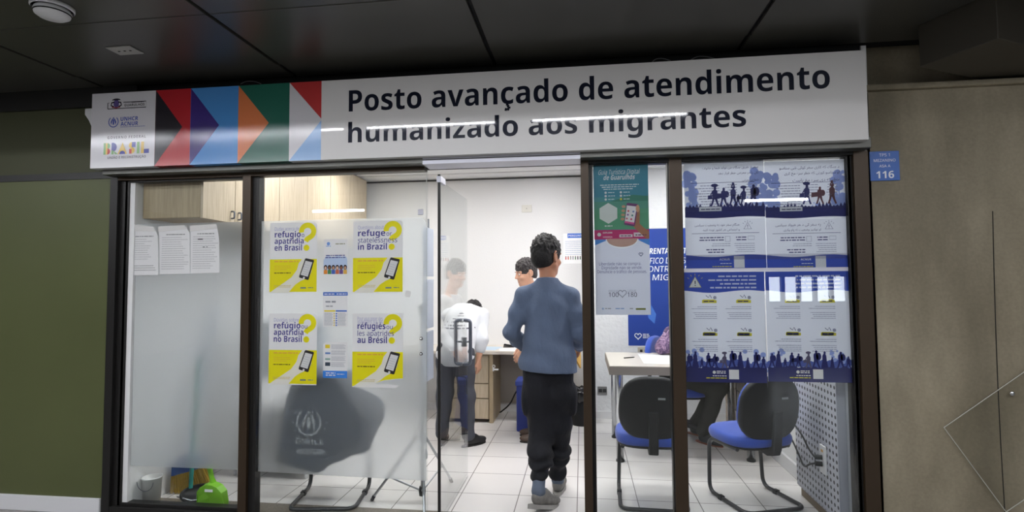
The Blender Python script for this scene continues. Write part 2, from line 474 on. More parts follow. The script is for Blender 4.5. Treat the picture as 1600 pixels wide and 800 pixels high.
# ================================================================== THE SETTING
FY = 3.2            # storefront plane
GY = 3.235          # glass plane
BACK, BACKR = 6.2, 5.97
RX0, RX1, RCEIL = -2.92, 1.57, 2.68
CCEIL = 2.78
m_white = mat('white_wall_paint', rgb(226, 226, 226), 0.75, bump=(60, 0.12))
m_rough = mat('rough_white_plaster', rgb(226, 227, 230), 0.8, bump=(26, 0.6))
m_ceil = mat('white_ceiling_paint', rgb(222, 222, 222), 0.6)
m_green = mat('olive_green_panel', rgb(82, 87, 54), 0.42, spec=0.35, var=(1.2, 0.08))
m_greenup = mat('dark_olive_panel', rgb(70, 72, 50), 0.5, spec=0.3)
m_black = mat('black_anodised_frame', rgb(28, 27, 26), 0.4, spec=0.4)
m_brown = mat('bronze_anodised_frame', rgb(60, 47, 33), 0.38, metal=0.35)
m_alu = mat('brushed_header_metal', rgb(104, 104, 100), 0.42, metal=0.7, bump=(90, 0.06, (1, 30, 30)))
m_alul = mat('polished_header_metal', rgb(196, 196, 206), 0.42, metal=0.35)
m_dark = mat('dark_ceiling_panel', rgb(66, 65, 60), 0.34, spec=0.55, var=(0.7, 0.12))
m_gap = mat('ceiling_gap_black', rgb(10, 10, 12), 0.8)
m_base = mat('white_baseboard', rgb(222, 222, 224), 0.4)
m_gran = mat('grey_granite', rgb(120, 112, 102), 0.4, var=(140, 0.35))
m_glass = glass('clear_glass')
m_film = frosted('frosted_film')
m_corrfloor = mat('corridor_floor', rgb(150, 148, 145), 0.25, var=(30, 0.08))
m_corrwall = mat('corridor_wall_paint', rgb(150, 148, 140), 0.7)

def conc():
    m, nt, b, out = new_mat('stained_concrete')
    tc = nt.nodes.new('ShaderNodeTexCoord')
    def nz(scale, st, det=6):
        mp = nt.nodes.new('ShaderNodeMapping'); mp.inputs['Scale'].default_value = st; nt.links.new(tc.outputs['Object'], mp.inputs[0])
        n = nt.nodes.new('ShaderNodeTexNoise'); n.inputs['Scale'].default_value = scale; n.inputs['Detail'].default_value = det; nt.links.new(mp.outputs[0], n.inputs['Vector']); return n.outputs['Fac']
    def ramp(f, p0, c0, p1, c1):
        r = nt.nodes.new('ShaderNodeValToRGB'); r.color_ramp.elements[0].position = p0; r.color_ramp.elements[1].position = p1
        r.color_ramp.elements[0].color = (*c0, 1); r.color_ramp.elements[1].color = (*c1, 1); nt.links.new(f, r.inputs[0]); return r.outputs[0]
    a = ramp(nz(1.6, (1, 1, 0.7)), 0.32, rgb(140, 130, 108), 0.7, rgb(176, 165, 142))
    bq = ramp(nz(3.2, (1, 1, 0.25), 8), 0.35, (0.60, 0.60, 0.58), 0.64, (1, 1, 1))
    c = ramp(nz(60, (1, 1, 1), 3), 0.3, (0.86, 0.86, 0.86), 0.7, (1.0, 1.0, 1.0))
    mx = nt.nodes.new('ShaderNodeMix'); mx.data_type = 'RGBA'; mx.blend_type = 'MULTIPLY'; mx.inputs[0].default_value = 1
    nt.links.new(a, mx.inputs[6]); nt.links.new(bq, mx.inputs[7])
    m2 = nt.nodes.new('ShaderNodeMix'); m2.data_type = 'RGBA'; m2.blend_type = 'MULTIPLY'; m2.inputs[0].default_value = 1
    nt.links.new(mx.outputs[2], m2.inputs[6]); nt.links.new(c, m2.inputs[7]); nt.links.new(m2.outputs[2], b.inputs['Base Color'])
    b.inputs['Roughness'].default_value = 0.7
    bp = nt.nodes.new('ShaderNodeBump'); bp.inputs['Strength'].default_value = 0.25; bp.inputs['Distance'].default_value = 0.01
    nt.links.new(nz(18, (1, 1, 1), 8), bp.inputs['Height']); nt.links.new(bp.outputs[0], b.inputs['Normal'])
    return m
m_conc = conc()
m_tile = tiles('white_floor_tile', 0.4, -0.850, 5.392, rgb(226, 223, 221), rgb(120, 116, 114))

def sbox(name, *a, bev=0): return structure(MB().box(*a).build(name, bev=bev))
# --- the room behind the glass
sbox('floor', RX0-0.1, RX1+0.1, FY, BACK+0.1, -0.1, 0, m_tile)
sbox('trim_threshold', RX0, RX1, FY+0.02, FY+0.27, 0.0, 0.004, m_gran)
sbox('wall_back', RX0-0.1, RX1+0.1, BACK, BACK+0.1, 0, RCEIL+0.1, m_white)
sbox('wall_back_right', 0.03, RX1, BACKR, BACK, 0, RCEIL, m_rough)
sbox('wall_left', RX0-0.1, RX0, FY+0.02, BACK, 0, RCEIL+0.1, m_white)
sbox('wall_right', RX1, RX1+0.028, FY+0.02, BACK, 0, RCEIL+0.1, m_white)
sbox('baseboard_back', RX0, 0.03, BACK-0.012, BACK, 0, 0.08, m_base)
sbox('baseboard_back_right', 0.018, RX1, BACKR-0.012, BACKR, 0, 0.08, m_base)
sbox('baseboard_right', RX1-0.02, RX1, FY+0.3, BACKR, 0, 0.1, m_base)
c = MB()
c.box(RX0-0.1, RX1+0.02, FY+0.125, BACK+0.1, RCEIL, RCEIL+0.09, m_ceil)
for k in range(6): c.box(RX0, RX1, 3.62+0.45*k, 3.632+0.45*k, RCEIL-0.012, RCEIL, m_ceil)
structure(c.build('ceiling'))
# thin dark shadow joint where the ceiling meets the back wall
sbox('trim_ceiling', RX0, RX1, BACK-0.014, BACK-0.002, RCEIL-0.02, RCEIL-0.006, mat('dark_joint', rgb(60, 60, 60), 0.6))

# --- corridor shell
sbox('floor_corridor', -9, 7, -6, FY+0.0, -0.1, 0, m_corrfloor)
xs = [atz(px, 100, CCEIL).x for px in (69, 433, 772, 1140)]
st = (xs[3]-xs[0])/3
ln = [xs[0]-st*k for k in range(4, 0, -1)]+xs+[xs[3]+st*k for k in range(1, 5)]
ysp = atz(600, 91.5, CCEIL).y
c = MB(); c.box(-9, 7, 1.82, FY+0.3, CCEIL+0.02, CCEIL+0.1, m_gap)
for a, b in zip(ln[:-1], ln[1:]):
    c.box(a+0.012, b-0.012, 1.84, ysp-0.004, CCEIL, CCEIL+0.02, m_dark)
    c.box(a+0.012, b-0.012, ysp+0.004, FY, CCEIL+0.006, CCEIL+0.02, m_dark)
    c.box(a+0.012, b-0.012, 2.375, 2.385, CCEIL-0.003, CCEIL+0.001, m_dark)
structure(c.build('ceiling_corridor', bev=0.002))
sbox('trim_ceiling_fascia', -9, 7, 1.79, 1.82, CCEIL+0.0, 3.05, m_dark)
sbox('ceiling_corridor_white', -9, 7, -6, 1.79, 3.0, 3.1, mat('white_corridor_ceiling', rgb(196, 196, 214), 0.5))
# daylight windows in the far wall of the corridor (seen only as reflections)
def mirror(px, py): return aty(px, py, 2*GY+5.95)
wa, wb = mirror(1200, 471), mirror(1326, 432)
c = MB(); zz0, zz1 = wa.z, wb.z
c.box(-9, 7, -6.1, -6, 0, zz0, m_corrwall); c.box(-9, 7, -6.1, -6, zz1, 3.1, m_corrwall)
c.box(-9, wa.x, -6.1, -6, zz0, zz1, m_corrwall); c.box(wb.x, 7, -6.1, -6, zz0, zz1, m_corrwall)
structure(c.build('wall_corridor_back'))
wn = MB(); n = 5
for k in range(n+1):
    x = wa.x+(wb.x-wa.x)*k/n; wn.box(x-0.04, x+0.04, -6.08, -5.98, zz0, zz1, m_black)
wf = structure(wn.build('window_5'))
structure(MB().box(wa.x, wb.x, -6.075, -6.07, zz0, zz1, emit('daylight_sky', (0.86, 0.93, 1.0), DAYLIGHT)).build('daylight_pane', wf))
sbox('wall_corridor_left', -9.1, -9, -6, FY, 0, 3.1, m_corrwall)
sbox('wall_corridor_right', 7, 7.1, -6, FY, 0, 3.1, m_corrwall)

# --- storefront: olive wall, concrete wall, header
c = MB(); c.box(-9, -3.06, FY, FY+0.1, 0, 2.20, m_green); structure(c.build('wall_green_lower'))
c = MB(); c.box(-9, -3.06, FY+0.012, FY+0.1, 2.20, 2.66, m_greenup); structure(c.build('wall_green_upper'))
sbox('trim_green_rail', -9, -3.06, FY-0.006, FY+0.1, 2.17, 2.215, m_black)
sbox('trim_green_top', -9, -2.9, FY-0.012, FY+0.1, 2.655, CCEIL+0.02, m_black)
sbox('baseboard_green', -9, -3.085, FY-0.018, FY, 0.0, atz(0, 794, 0).z+0.098, m_base, bev=0.004)
sbox('wall_header', -3.06, 1.6, FY+0.03, FY+0.12, 2.178, CCEIL+0.02, m_gap)
cx = 1.574
c = MB(); c.box(cx, 7, FY+0.02, FY+0.4, 0, 2.515, m_conc); c.box(cx-0.01, 7, FY-0.01, FY+0.4, 2.515, 2.545, m_conc); c.box(cx-0.02, 7, FY+0.10, FY+0.4, 2.545, CCEIL+0.02, m_conc)
structure(c.build('wall_concrete', bev=0.004))
# hairline crack and casting joint in the concrete
c = MB()
pts = [aty(px, py, FY+0.0195) for px, py in ((1551, 330), (1553, 420), (1556, 520), (1559, 600), (1564, 700), (1570, 800))]
c.tube(pts, 0.0025, m_gap, 5); structure(c.build('trim_concrete_crack'))

# frame members: bronze cover in front, black channel behind
def member(name, x0, x1, z0=0.0, z1=2.178, black=None, front=None):
    c = MB(); c.box(x0, x1, FY-0.012, FY+0.012, z0, z1, front or m_brown)
    b0, b1 = black or (x0, x1)
    c.box(b0, b1, FY+0.012, FY+0.095, z0, z1, m_black); return structure(c.build(name, bev=0.002))
def pane(n, x0, x1, z0, z1, glass_in=0.0, fr=0.028):
    c = MB(); y0, y1 = FY+0.012, FY+0.07
    c.box(x0, x0+fr, y0, y1, z0, z1, m_black); c.box(x1-fr, x1, y0, y1, z0, z1, m_black)
    c.box(x0+fr, x1-fr, y0, y1, z1-fr, z1, m_black); c.box(x0+fr, x1-fr, y0, y1, z0, z0+fr, m_black)
    w = structure(c.build('window_%d' % n, bev=0.002))
    g = MB().box(x0+fr*0.6, x1-fr*0.6, GY-0.003, GY+0.003, z0+fr*0.6, z1-fr*0.6, m_glass).build('glass_pane', w); structure(g)
    return w
TOPZ = 2.178
member('trim_jamb_left', -3.075, -3.02, black=(-3.06, -2.955), front=m_black)
member('trim_mullion', -2.135, -2.08, black=(-2.13, -2.055))
member('trim_door_jamb', 0.0, 0.047, black=(0.004, 0.06))
member('trim_mullion_right', 0.505, 0.575, black=(0.51, 0.57))
member('trim_jamb_right', 1.495, 1.572, black=(1.47, 1.56))
c = MB(); c.box(-3.06, -0.945, FY-0.01, FY+0.06, 2.152, 2.178, m_brown); structure(c.build('trim_head_left', bev=0.002))
c = MB(); c.box(0.0, 1.57, FY-0.01, FY+0.06, 2.158, 2.178, m_black); structure(c.build('trim_head_right', bev=0.002))
c = MB(); c.box(-3.06, 1.552, 3.11, FY+0.03, 2.176, 2.235, m_alu); structure(c.build('trim_header_beam', bev=0.003))
c = MB(); c.box(-0.93, 0.0, 3.104, FY+0.06, 2.17, 2.24, m_alul); c.box(-0.93, 0.0, 3.101, 3.104, 2.192, 2.197, m_black); structure(c.build('trim_door_header'))
sbox('trim_sill', -3.02, -2.08, FY-0.01, FY+0.06, 0.0, 0.05, m_black, bev=0.003)
sbox('trim_sill_middle', -2.08, -0.945, FY-0.01, FY+0.06, 0.0, 0.012, m_black, bev=0.003)
sbox('trim_sill_right', 0.05, 1.5, FY-0.01, FY+0.06, 0.0, 0.04, m_black, bev=0.003)
w1 = pane(1, -2.985, -2.10, 0.05, 2.16, fr=0.02)
structure(MB().box(-2.957, -2.128, GY+0.006, GY+0.008, 0.295, 1.868, m_film).build('frosted_film', w1))
w2 = structure(MB().box(-2.06, -2.035, FY+0.012, FY+0.07, 0.012, 2.16, m_black).build('window_2'))
structure(MB().box(-2.05, -0.935, GY-0.004, GY+0.004, 0.012, 2.16, m_glass).build('glass_pane', w2))
FX1 = aty(666, 500, GY).x
fv = [(-2.036, 0.29), (FX1, 0.275)] + [(FX1-0.05+0.05*math.cos(R(a)), 1.82+0.05*math.sin(R(a))) for a in range(0, 91, 15)] + [(-2.036, 1.868)]
c = MB(); c.prism([(x, GY+0.006, z) for x, z in fv], (0, 0.002, 0), m_film); structure(c.build('frosted_film', w2))
m_chrome = mat('polished_steel', rgb(200, 202, 205), 0.15, metal=1.0)
m_steel = mat('satin_steel', rgb(120, 124, 134), 0.38, metal=0.7)
for px, py in ((658, 529), (658, 553)):
    p = aty(px, py, GY-0.004)
    structure(MB().lathe([(0.0001, 0.012), (0.008, 0.011), (0.011, 0.0)], (0, 0, 0), m_chrome, 14, Matrix.Translation(p) @ Matrix.Rotation(R(90), 4, 'X')).build('glass_stud', w2))
p = aty(657, 331, GY-0.004)
c = MB(); c.box(p.x-0.016, p.x+0.02, GY-0.012, GY-0.004, p.z-0.02, p.z+0.016, m_alul); structure(c.build('patch_fitting', w2, bev=0.004))
w3 = pane(3, 0.052, 0.517, 0.04, 2.17, fr=0.018)
w4 = pane(4, 0.563, 1.49, 0.04, 2.17, fr=0.018)

# glass door, standing open at a right angle into the room
DX = -0.868
door = structure(MB().box(DX-0.005, DX+0.005, FY+0.06, FY+0.06+0.80, 0.012, 2.10, m_glass).build('door_1'))
structure(MB().box(DX-0.008, DX+0.008, FY+0.045, FY+0.06, 0.0, 2.135, m_black).build('edge_gasket', door))
c = MB(); c.box(DX-0.014, DX+0.014, FY+0.04, FY+0.16, 2.085, 2.125, m_alul); structure(c.build('top_patch', door, bev=0.003))
hy = FY+0.06+0.66
hz0, hz1 = atx(720, 571, DX).z, atx(720, 498, DX).z
hp = Vector((DX, hy, 0)); hz0 = aty(720, 569, hy).z; hz1 = aty(720, 500, hy).z
for s in (-1, 1):
    pts = rounded([(DX+s*0.006, hy, hz1), (DX+s*0.055, hy, hz1-0.002), (DX+s*0.055, hy, hz0+0.002), (DX+s*0.006, hy, hz0)], 0.05, 8)
    structure(MB().tube(pts, 0.013, m_steel, 14).build('pull_handle', door))
c = MB(); lz = aty(725, 535, hy).z
c.box(DX-0.02, DX+0.02, hy+0.03, hy+0.07, lz-0.035, lz+0.035, m_chrome); c.tube([(DX-0.05, hy+0.05, lz), (DX+0.05, hy+0.05, lz)], 0.008, m_chrome)
structure(c.build('lock', door, bev=0.003))
# floor guide cord of the blind beside the glass edge
p0, p1 = aty(666.5, 262, GY+0.03), aty(667.5, 795, GY+0.03)
t = thing('blind_cord', 'thin white blind cord hanging beside the free edge of the frosted pane', 'cord', (p0.x, p0.y, 0.35))
MB().tube([p0, Vector((p0.x, p0.y, 0.4))], 0.0022, m_base, 6).build('cord', t)
MB().lathe([(0.0005, 0.46), (0.006, 0.45), (0.009, 0.42), (0.006, 0.4), (0.0005, 0.395)], (p0.x, p0.y, 0), m_base, 10).build('weight', t)

# ================================================================== LAMPS
m_panel = emit('ceiling_panel_light', (1.0, 0.985, 0.975), ROOM_LAMP)
m_house = mat('white_lamp_housing', rgb(225, 225, 225), 0.4)
k = 0
for y in (3.95, 5.1):
    for x in (-1.95, -0.45, 0.95):
        t = thing('ceiling_light', 'recessed white ceiling panel light in the shop, %s row, %s' % ('front' if y < 4.5 else 'rear', {-1.95: 'by the wall cabinets', -0.45: 'above the doorway', 0.95: 'above the blue chairs'}[x]), 'ceiling light', (x, y, RCEIL), 'shop ceiling lights')
        MB().box(x-0.32, x+0.32, y-0.17, y+0.17, RCEIL-0.02, RCEIL-0.001, m_house).build('housing', t, bev=0.003)
        MB().box(x-0.29, x+0.29, y-0.14, y+0.14, RCEIL-0.024, RCEIL-0.0205, m_panel).build('diffuser', t)
# line luminaire over the sign in the corridor: its tubes mirror in the glossy board
SY = 3.06
hit = aty(830, 188, SY); v = ray(830, 188)
LZ = 2.91; LY = SY-(LZ-hit.z)/(v.z/v.y)
m_tube = emit('tube_light', (0.93, 0.95, 1.0), TUBE_LAMP)
def refl_x(px): h = aty(px, 188, SY); return h.x*(SY+(SY-LY))/SY
spans = [(-5.6, -3.9), (-3.8, refl_x(540)), (refl_x(572), refl_x(775)), (refl_x(830), refl_x(1075))]
for i, (a, b) in enumerate(spans):
    t = thing('tube_light', ['corridor tube light far along the olive wall', 'corridor tube light in front of the crest logos of the sign', 'corridor tube light in front of the first words of the sign', 'corridor tube light in front of the last words of the sign'][i], 'tube light', (a, LY, 3.0), 'corridor line of tube lights')
    MB().box(a-0.03, b+0.03, LY-0.05, LY+0.05, 2.955, 3.001, m_house).build('housing', t, bev=0.004)
    MB().tube([(a, LY, LZ), (b, LY, LZ)], 0.011, m_tube, 10).build('tube', t)
    for x in (a, b): MB().box(x-0.012, x+0.012, LY-0.02, LY+0.02, LZ-0.022, 2.96, m_house).build('socket', t)
m_cp = emit('added_corridor_fill', (0.96, 0.97, 1.0), CORR_FILL)  # added fill row, set where neither sign nor panes mirror it
for i, x in enumerate((-6.6, -4.95, -3.3, -1.65, 0.0, 1.65, 3.3, 4.95)):
    t = thing('ceiling_light', 'unseen strip light added to brighten the storefront, %s of eight counted from the olive end' % ('first', 'second', 'third', 'fourth', 'fifth', 'sixth', 'seventh', 'eighth')[i], 'ceiling light', (x, 0.52, CCEIL), 'added corridor fill lights')
    MB().box(x-0.78, x+0.78, 0.36, 0.68, CCEIL-0.025, 3.001, m_house).build('housing', t, bev=0.003)
    MB().box(x-0.76, x+0.76, 0.38, 0.66, CCEIL-0.03, CCEIL-0.0255, m_cp).build('diffuser', t)
for i, x in enumerate((-4.2, -0.6, 3.05)):
    t = thing('tube_light', 'far corridor tube light near the daylight windows, %s of three' % ('first', 'second', 'third')[i], 'tube light', (x, -2.5, CCEIL), 'far corridor tube lights')
    MB().box(x-0.5, x+0.5, -2.54, -2.46, CCEIL-0.03, 3.001, m_house).build('housing', t, bev=0.003)
    MB().tube([(x-0.47, -2.5, CCEIL-0.05), (x+0.47, -2.5, CCEIL-0.05)], 0.02, m_tube, 10).build('tube', t)

# ================================================================== SIGN BOARD
m_sign = mat('glossy_white_sign', rgb(226, 224, 222), 0.03, spec=0.5)
def satin(n, r, g, b): return mat(n, rgb(r, g, b), 0.15, spec=0.6)
sTL, sBR = aty(144.2, 148.5, SY), aty(1357.5, 217, SY)
SX0, SX1 = sTL.x, sBR.x; SZ1 = (aty(750, 112.5, SY).z); SZ0 = (aty(750, 240.5, SY).z)
sign = thing('sign_board', 'long white sign board over the storefront with black lettering and coloured arrows', 'sign', ((SX0+SX1)/2, SY, SZ0))
xw = aty(502, 190, SY).x
MB().box(xw, SX1, SY, SY+0.06, SZ0, SZ1, m_sign).build('lettering_panel', sign)
MB().box(SX0, aty(242.5, 190, SY).x, SY, SY+0.06, SZ0, SZ1, satin('satin_white_sign', 214, 212, 216)).build('logo_panel', sign)
MB().box(SX0+0.02, SX1-0.02, SY+0.062, FY+0.028, SZ0+0.02, SZ1-0.03, m_gap).build('backing_frame', sign)
def sx(px): return aty(px, 190, SY).x
zc = (SZ0+SZ1)/2
pan = [(242.5, 297.5, 285, (178, 38, 46), (40, 36, 42)), (297.5, 372, 342.5, (74, 140, 205), (62, 46, 120)), (372, 452, 420, (38, 100, 84), (214, 122, 74)), (452, 502, 501.5, (214, 212, 216), (214, 212, 216))]
for i, (a, b, ap, bg, fg) in enumerate(pan):
    c = MB(); c.box(sx(a), sx(b), SY, SY+0.06, SZ0, SZ1, satin('sign_colour_%d' % i, *bg)); c.build('arrow_panel', sign)['label'] = ['red panel with black arrow', 'light blue panel with purple arrow', 'green panel with orange arrow', 'white arrow between red and pale blue corners'][i]
    p = Print(SY)
    if i < 3: p.poly([(sx(a)+0.001, SZ0), (sx(ap), zc), (sx(a)+0.001, SZ1)], satin('sign_arrow_%d' % i, *fg), 1); p.build('arrow', sign)
    else:
        p.poly([(sx(a), SZ1), (sx(b), zc+0.01), (sx(b), SZ1)], satin('sign_red_corner', 186, 58, 58), 1); p.poly([(sx(a), SZ0), (sx(b), SZ0), (sx(b), zc)], satin('sign_blue_corner', 136, 176, 222), 1); p.build('arrow', sign)
m_ink = mat('sign_black_lettering', rgb(26, 30, 44), 0.05, spec=0.5)
def line(part, t, pa, pb, cap_px, style, m, layer=2, **kw):
    """lettering whose baseline runs between two photo points"""
    a, b = aty(*pa, part.y), aty(*pb, part.y)
    em = (aty(pa[0], pa[1]-cap_px, part.y).z-a.z)/0.714
    part.text(t, a.x, (a.z+b.z)/2, m, width=b.x-a.x, size=em, style=style, layer=layer, **kw)
for t, pa, pb, cp in (('Posto avançado de atendimento', (545, 175.5), (1297, 136.5), 33), ('humanizado aos migrantes', (544, 222), (1166, 198.5), 30.5)):
    a, b = aty(*pa, SY), aty(*pb, SY); em = (aty(pa[0], pa[1]-cp, SY).z-a.z)/0.714; V_, _, _ = typeset(t, 'bold'); mn = min(v_[0] for v_ in V_); k = (b.x-a.x)/(max(v_[0] for v_ in V_)-mn)
    ws = t.split(' ')
    for i, w_ in enumerate(ws):
        pre = typeset(' '.join(ws[:i])+' ', 'bold')[2] if i else 0; Vw, _, _ = typeset(w_, 'bold'); w0 = min(v_[0] for v_ in Vw); w1 = max(v_[0] for v_ in Vw)
        p = Print(SY); p.text(w_, a.x+(pre+w0-mn)*k, (a.z+b.z)/2, m_ink, width=(w1-w0)*k, size=em, style='bold'); p.build('lettering', sign)
# logos
def unhcr(p, cx, cz, r, m, layer=2):
    for s in (-1, 1):
        for k in range(7):
            a = R(-78+20*k); q = (cx+s*r*0.92*math.cos(a), cz+r*0.92*math.sin(a))
            d = (math.cos(a+1.45), math.sin(a+1.45)); L = r*0.2
            p.stroke([(q[0]-s*d[0]*L, q[1]-d[1]*L), (q[0], q[1]), (q[0]+s*d[0]*L*0.8, q[1]+d[1]*L*0.8)], r*0.15, m, layer)
        p.poly([(cx+s*r*0.08, cz+r*0.62), (cx+s*r*0.3, cz+r*0.5), (cx+s*r*0.55, cz-r*0.05), (cx+s*r*0.42, cz-r*0.55), (cx+s*r*0.3, cz-r*0.1)], m, layer)
    p.poly([(cx-r*0.12, cz+r*0.45), (cx+r*0.12, cz+r*0.45), (cx+r*0.14, cz-r*0.5), (cx-r*0.14, cz-r*0.5)], m, layer); p.disc(cx, cz+r*0.68, r*0.13, m, layer)
m_lb = satin('logo_blue', 66, 86, 172); m_lk = satin('logo_black', 50, 46, 52)
lp = lambda px, py: (aty(px, py, SY).x, aty(px, py, SY).z)
p = Print(SY)
x0, z0 = lp(168.5, 170.5); x1, z1 = lp(228.5, 158)
p.stroke([(x0, z0), (x1, z0), (x1, z1), (lp(193, 160)[0], z1)], 0.005, m_lk, 2); p.stroke([(x0, z0), (x0, z1), (lp(171, 160)[0], z1)], 0.005, m_lk, 2)
cx, cz = lp(182, 160.5)
p.disc(cx, cz-0.006, 0.020, satin('crest_violet', 96, 84, 140), 2, 0.026); p.disc(cx, cz+0.015, 0.03, m_lk, 3, 0.012, a0=0, a1=180)
for s in (-1, 1): p.stroke([(cx+s*0.014, cz+0.004), (cx+s*0.032, cz), (cx+s*0.036, cz-0.018), (cx+s*0.016, cz-0.026)], 0.009, m_lk, 3)
p.stroke([(cx-0.03, cz-0.028), (cx, cz-0.034), (cx+0.03, cz-0.028)], 0.007, satin('crest_red', 150, 70, 80), 4)
a = lp(194.5, 166.5); p.text('GUARULHOS', a[0], a[1], m_lk, width=lp(226, 165)[0]-a[0], style='bold'); p.words(lp(206, 160)[0], lp(226, 160)[0], lp(206, 160.5)[1], 0.004, m_lk, 2, 4)
p.build('city_crest_logo', sign)
p = Print(SY)
cx, cz = lp(177.5, 190.5); unhcr(p, cx, cz, 0.036, m_lb)
a = lp(188.5, 189); p.text('UNHCR', a[0], a[1], m_lb, width=lp(216, 189)[0]-a[0], style='bold'); a = lp(188.5, 196.8); p.text('ACNUR', a[0], a[1], m_lb, width=lp(216, 196)[0]-a[0], style='bold')
p.words(lp(188.5, 198)[0], lp(227, 198)[0], lp(188, 199)[1], 0.003, m_lb, 2, 3, 0)
p.build('refugee_agency_logo', sign)
p = Print(SY)
a = lp(168, 217.5); p.text('GOVERNO FEDERAL', a[0], a[1], satin('logo_grey', 116, 112, 120), width=lp(228, 215)[0]-a[0], style='bold', track=0.12)
a = lp(168, 248.5); p.text('UNIÃO E RECONSTRUÇÃO', a[0], a[1], satin('logo_grey', 116, 112, 120), width=lp(228, 246)[0]-a[0], style='bold')
Y_, G_, B_, R_ = satin('brand_yellow', 226, 190, 92), satin('brand_green', 132, 176, 112), satin('brand_blue', 74, 78, 160), satin('brand_red', 196, 72, 62)
zb, zt = lp(195, 240.5)[1], lp(195, 222.5)[1]; H = zt-zb
def bx(px): return lp(px, 231)[0]
p.rect(bx(162), bx(165.5), zb, zt, G_, 2); p.rect(bx(165.5), bx(168), zb, zt, Y_, 2)                                  # B
p.disc(bx(168), zb+H*0.74, H*0.26, G_, 2, a0=-90, a1=90); p.disc(bx(168), zb+H*0.27, H*0.27, R_, 2, a0=-90, a1=90)
p.disc(bx(176.5), zb+H*0.62, H*0.38, B_, 2, a0=-90, a1=90); p.rect(bx(174.5), bx(178), zb+H*0.35, zt, B_, 2); p.rect(bx(174.5), bx(178), zb, zb+H*0.34, G_, 3); p.poly([(bx(178), zb+H*0.3), (bx(185), zb), (bx(180), zb)], G_, 3)   # R
p.poly([(bx(184), zb), (bx(191.5), zt), (bx(199), zb)], Y_, 2); p.disc(bx(191.5), zb, H*0.28, B_, 3, a0=0, a1=180)     # A
p.disc(bx(206), zb+H*0.72, H*0.28, Y_, 2, a0=90, a1=270); p.rect(bx(206), bx(212), zb+H*0.55, zt, B_, 2); p.rect(bx(202), bx(206), zb, zb+H*0.42, R_, 2); p.disc(bx(206), zb+H*0.28, H*0.28, Y_, 2, a0=-90, a1=90)  # S
p.rect(bx(214), bx(218), zb, zt, G_, 2)                                                                              # I
p.rect(bx(220.5), bx(225), zb, zt, Y_, 2); p.rect(bx(225), bx(233), zb, zb+H*0.36, B_, 2)                                # L
p.build('government_logo', sign)
# loose cable ends on top of the sign and a bracket at its end
t = thing('cable', 'thin loose cable ends curling over the top edge of the sign board', 'cable', (aty(965, 96, SY+0.05).x, SY+0.05, SZ1))
for n_, pl in enumerate((((1018, 98), (1024, 92), (1036, 91), (1048, 95)), ((1080, 93), (1090, 88), (1100, 88), (1112, 90), (1120, 93)), ((376, 131), (384, 127), (398, 127), (408, 131)))):
    MB().tube(rounded([aty(a, b, SY+0.04) for a, b in pl], 0.05), 0.0025, mat('grey_cable', rgb(90, 90, 92), 0.5), 6).build('cable_loop', t)
b0 = aty(141, 178, SY+0.08)
t = thing('sign_bracket', 'small white bracket at the end of the sign board above the olive wall', 'bracket', (b0.x, b0.y, b0.z-0.06))
MB().prism([(b0.x-0.02, SY+0.06, b0.z+0.03), (b0.x+0.03, SY+0.06, b0.z+0.03), (b0.x+0.03, SY+0.06, b0.z-0.09), (b0.x+0.01, SY+0.06, b0.z-0.05), (b0.x-0.02, SY+0.06, b0.z-0.01)], (0, 0.08, 0), m_base).build('plate', t, bev=0.003)
MB().box(b0.x-0.01, b0.x+0.03, SY+0.13, FY+0.012, b0.z-0.03, b0.z+0.02, m_base).build('wall_arm', t)

# ================================================================== PAPERS AND POSTERS ON THE GLASS
PY = GY-0.0055          # papers stuck on the outside of the panes
W_ = ink(240, 240, 244); YEL = ink(250, 226, 30); VIO = ink(74, 72, 142); VIL = ink(178, 176, 206); DK = ink(52, 50, 52); GRY = ink(150, 152, 158); ORG = ink(226, 184, 80)
def sheet(name, corners, y, m, label, cat, group=None):
    """A thing of thin paper: the sheet itself with real thickness, prints become its children."""
    cx = sum(c[0] for c in corners)/len(corners); zb = min(c[1] for c in corners)
    t = thing(name, label, cat, (cx, y, zb), group)
    a = sum(corners[i][0]*corners[(i+1) % len(corners)][1]-corners[(i+1) % len(corners)][0]*corners[i][1] for i in range(len(corners)))
    if a < 0: corners = corners[::-1]
    MB().prism([(c[0], y, c[1]) for c in corners], (0, 0.0008, 0), m).build('sheet', t)
    return t
def px2(y): return lambda a, b: ((lambda p: (p.x, p.z))(aty(a, b, y)))

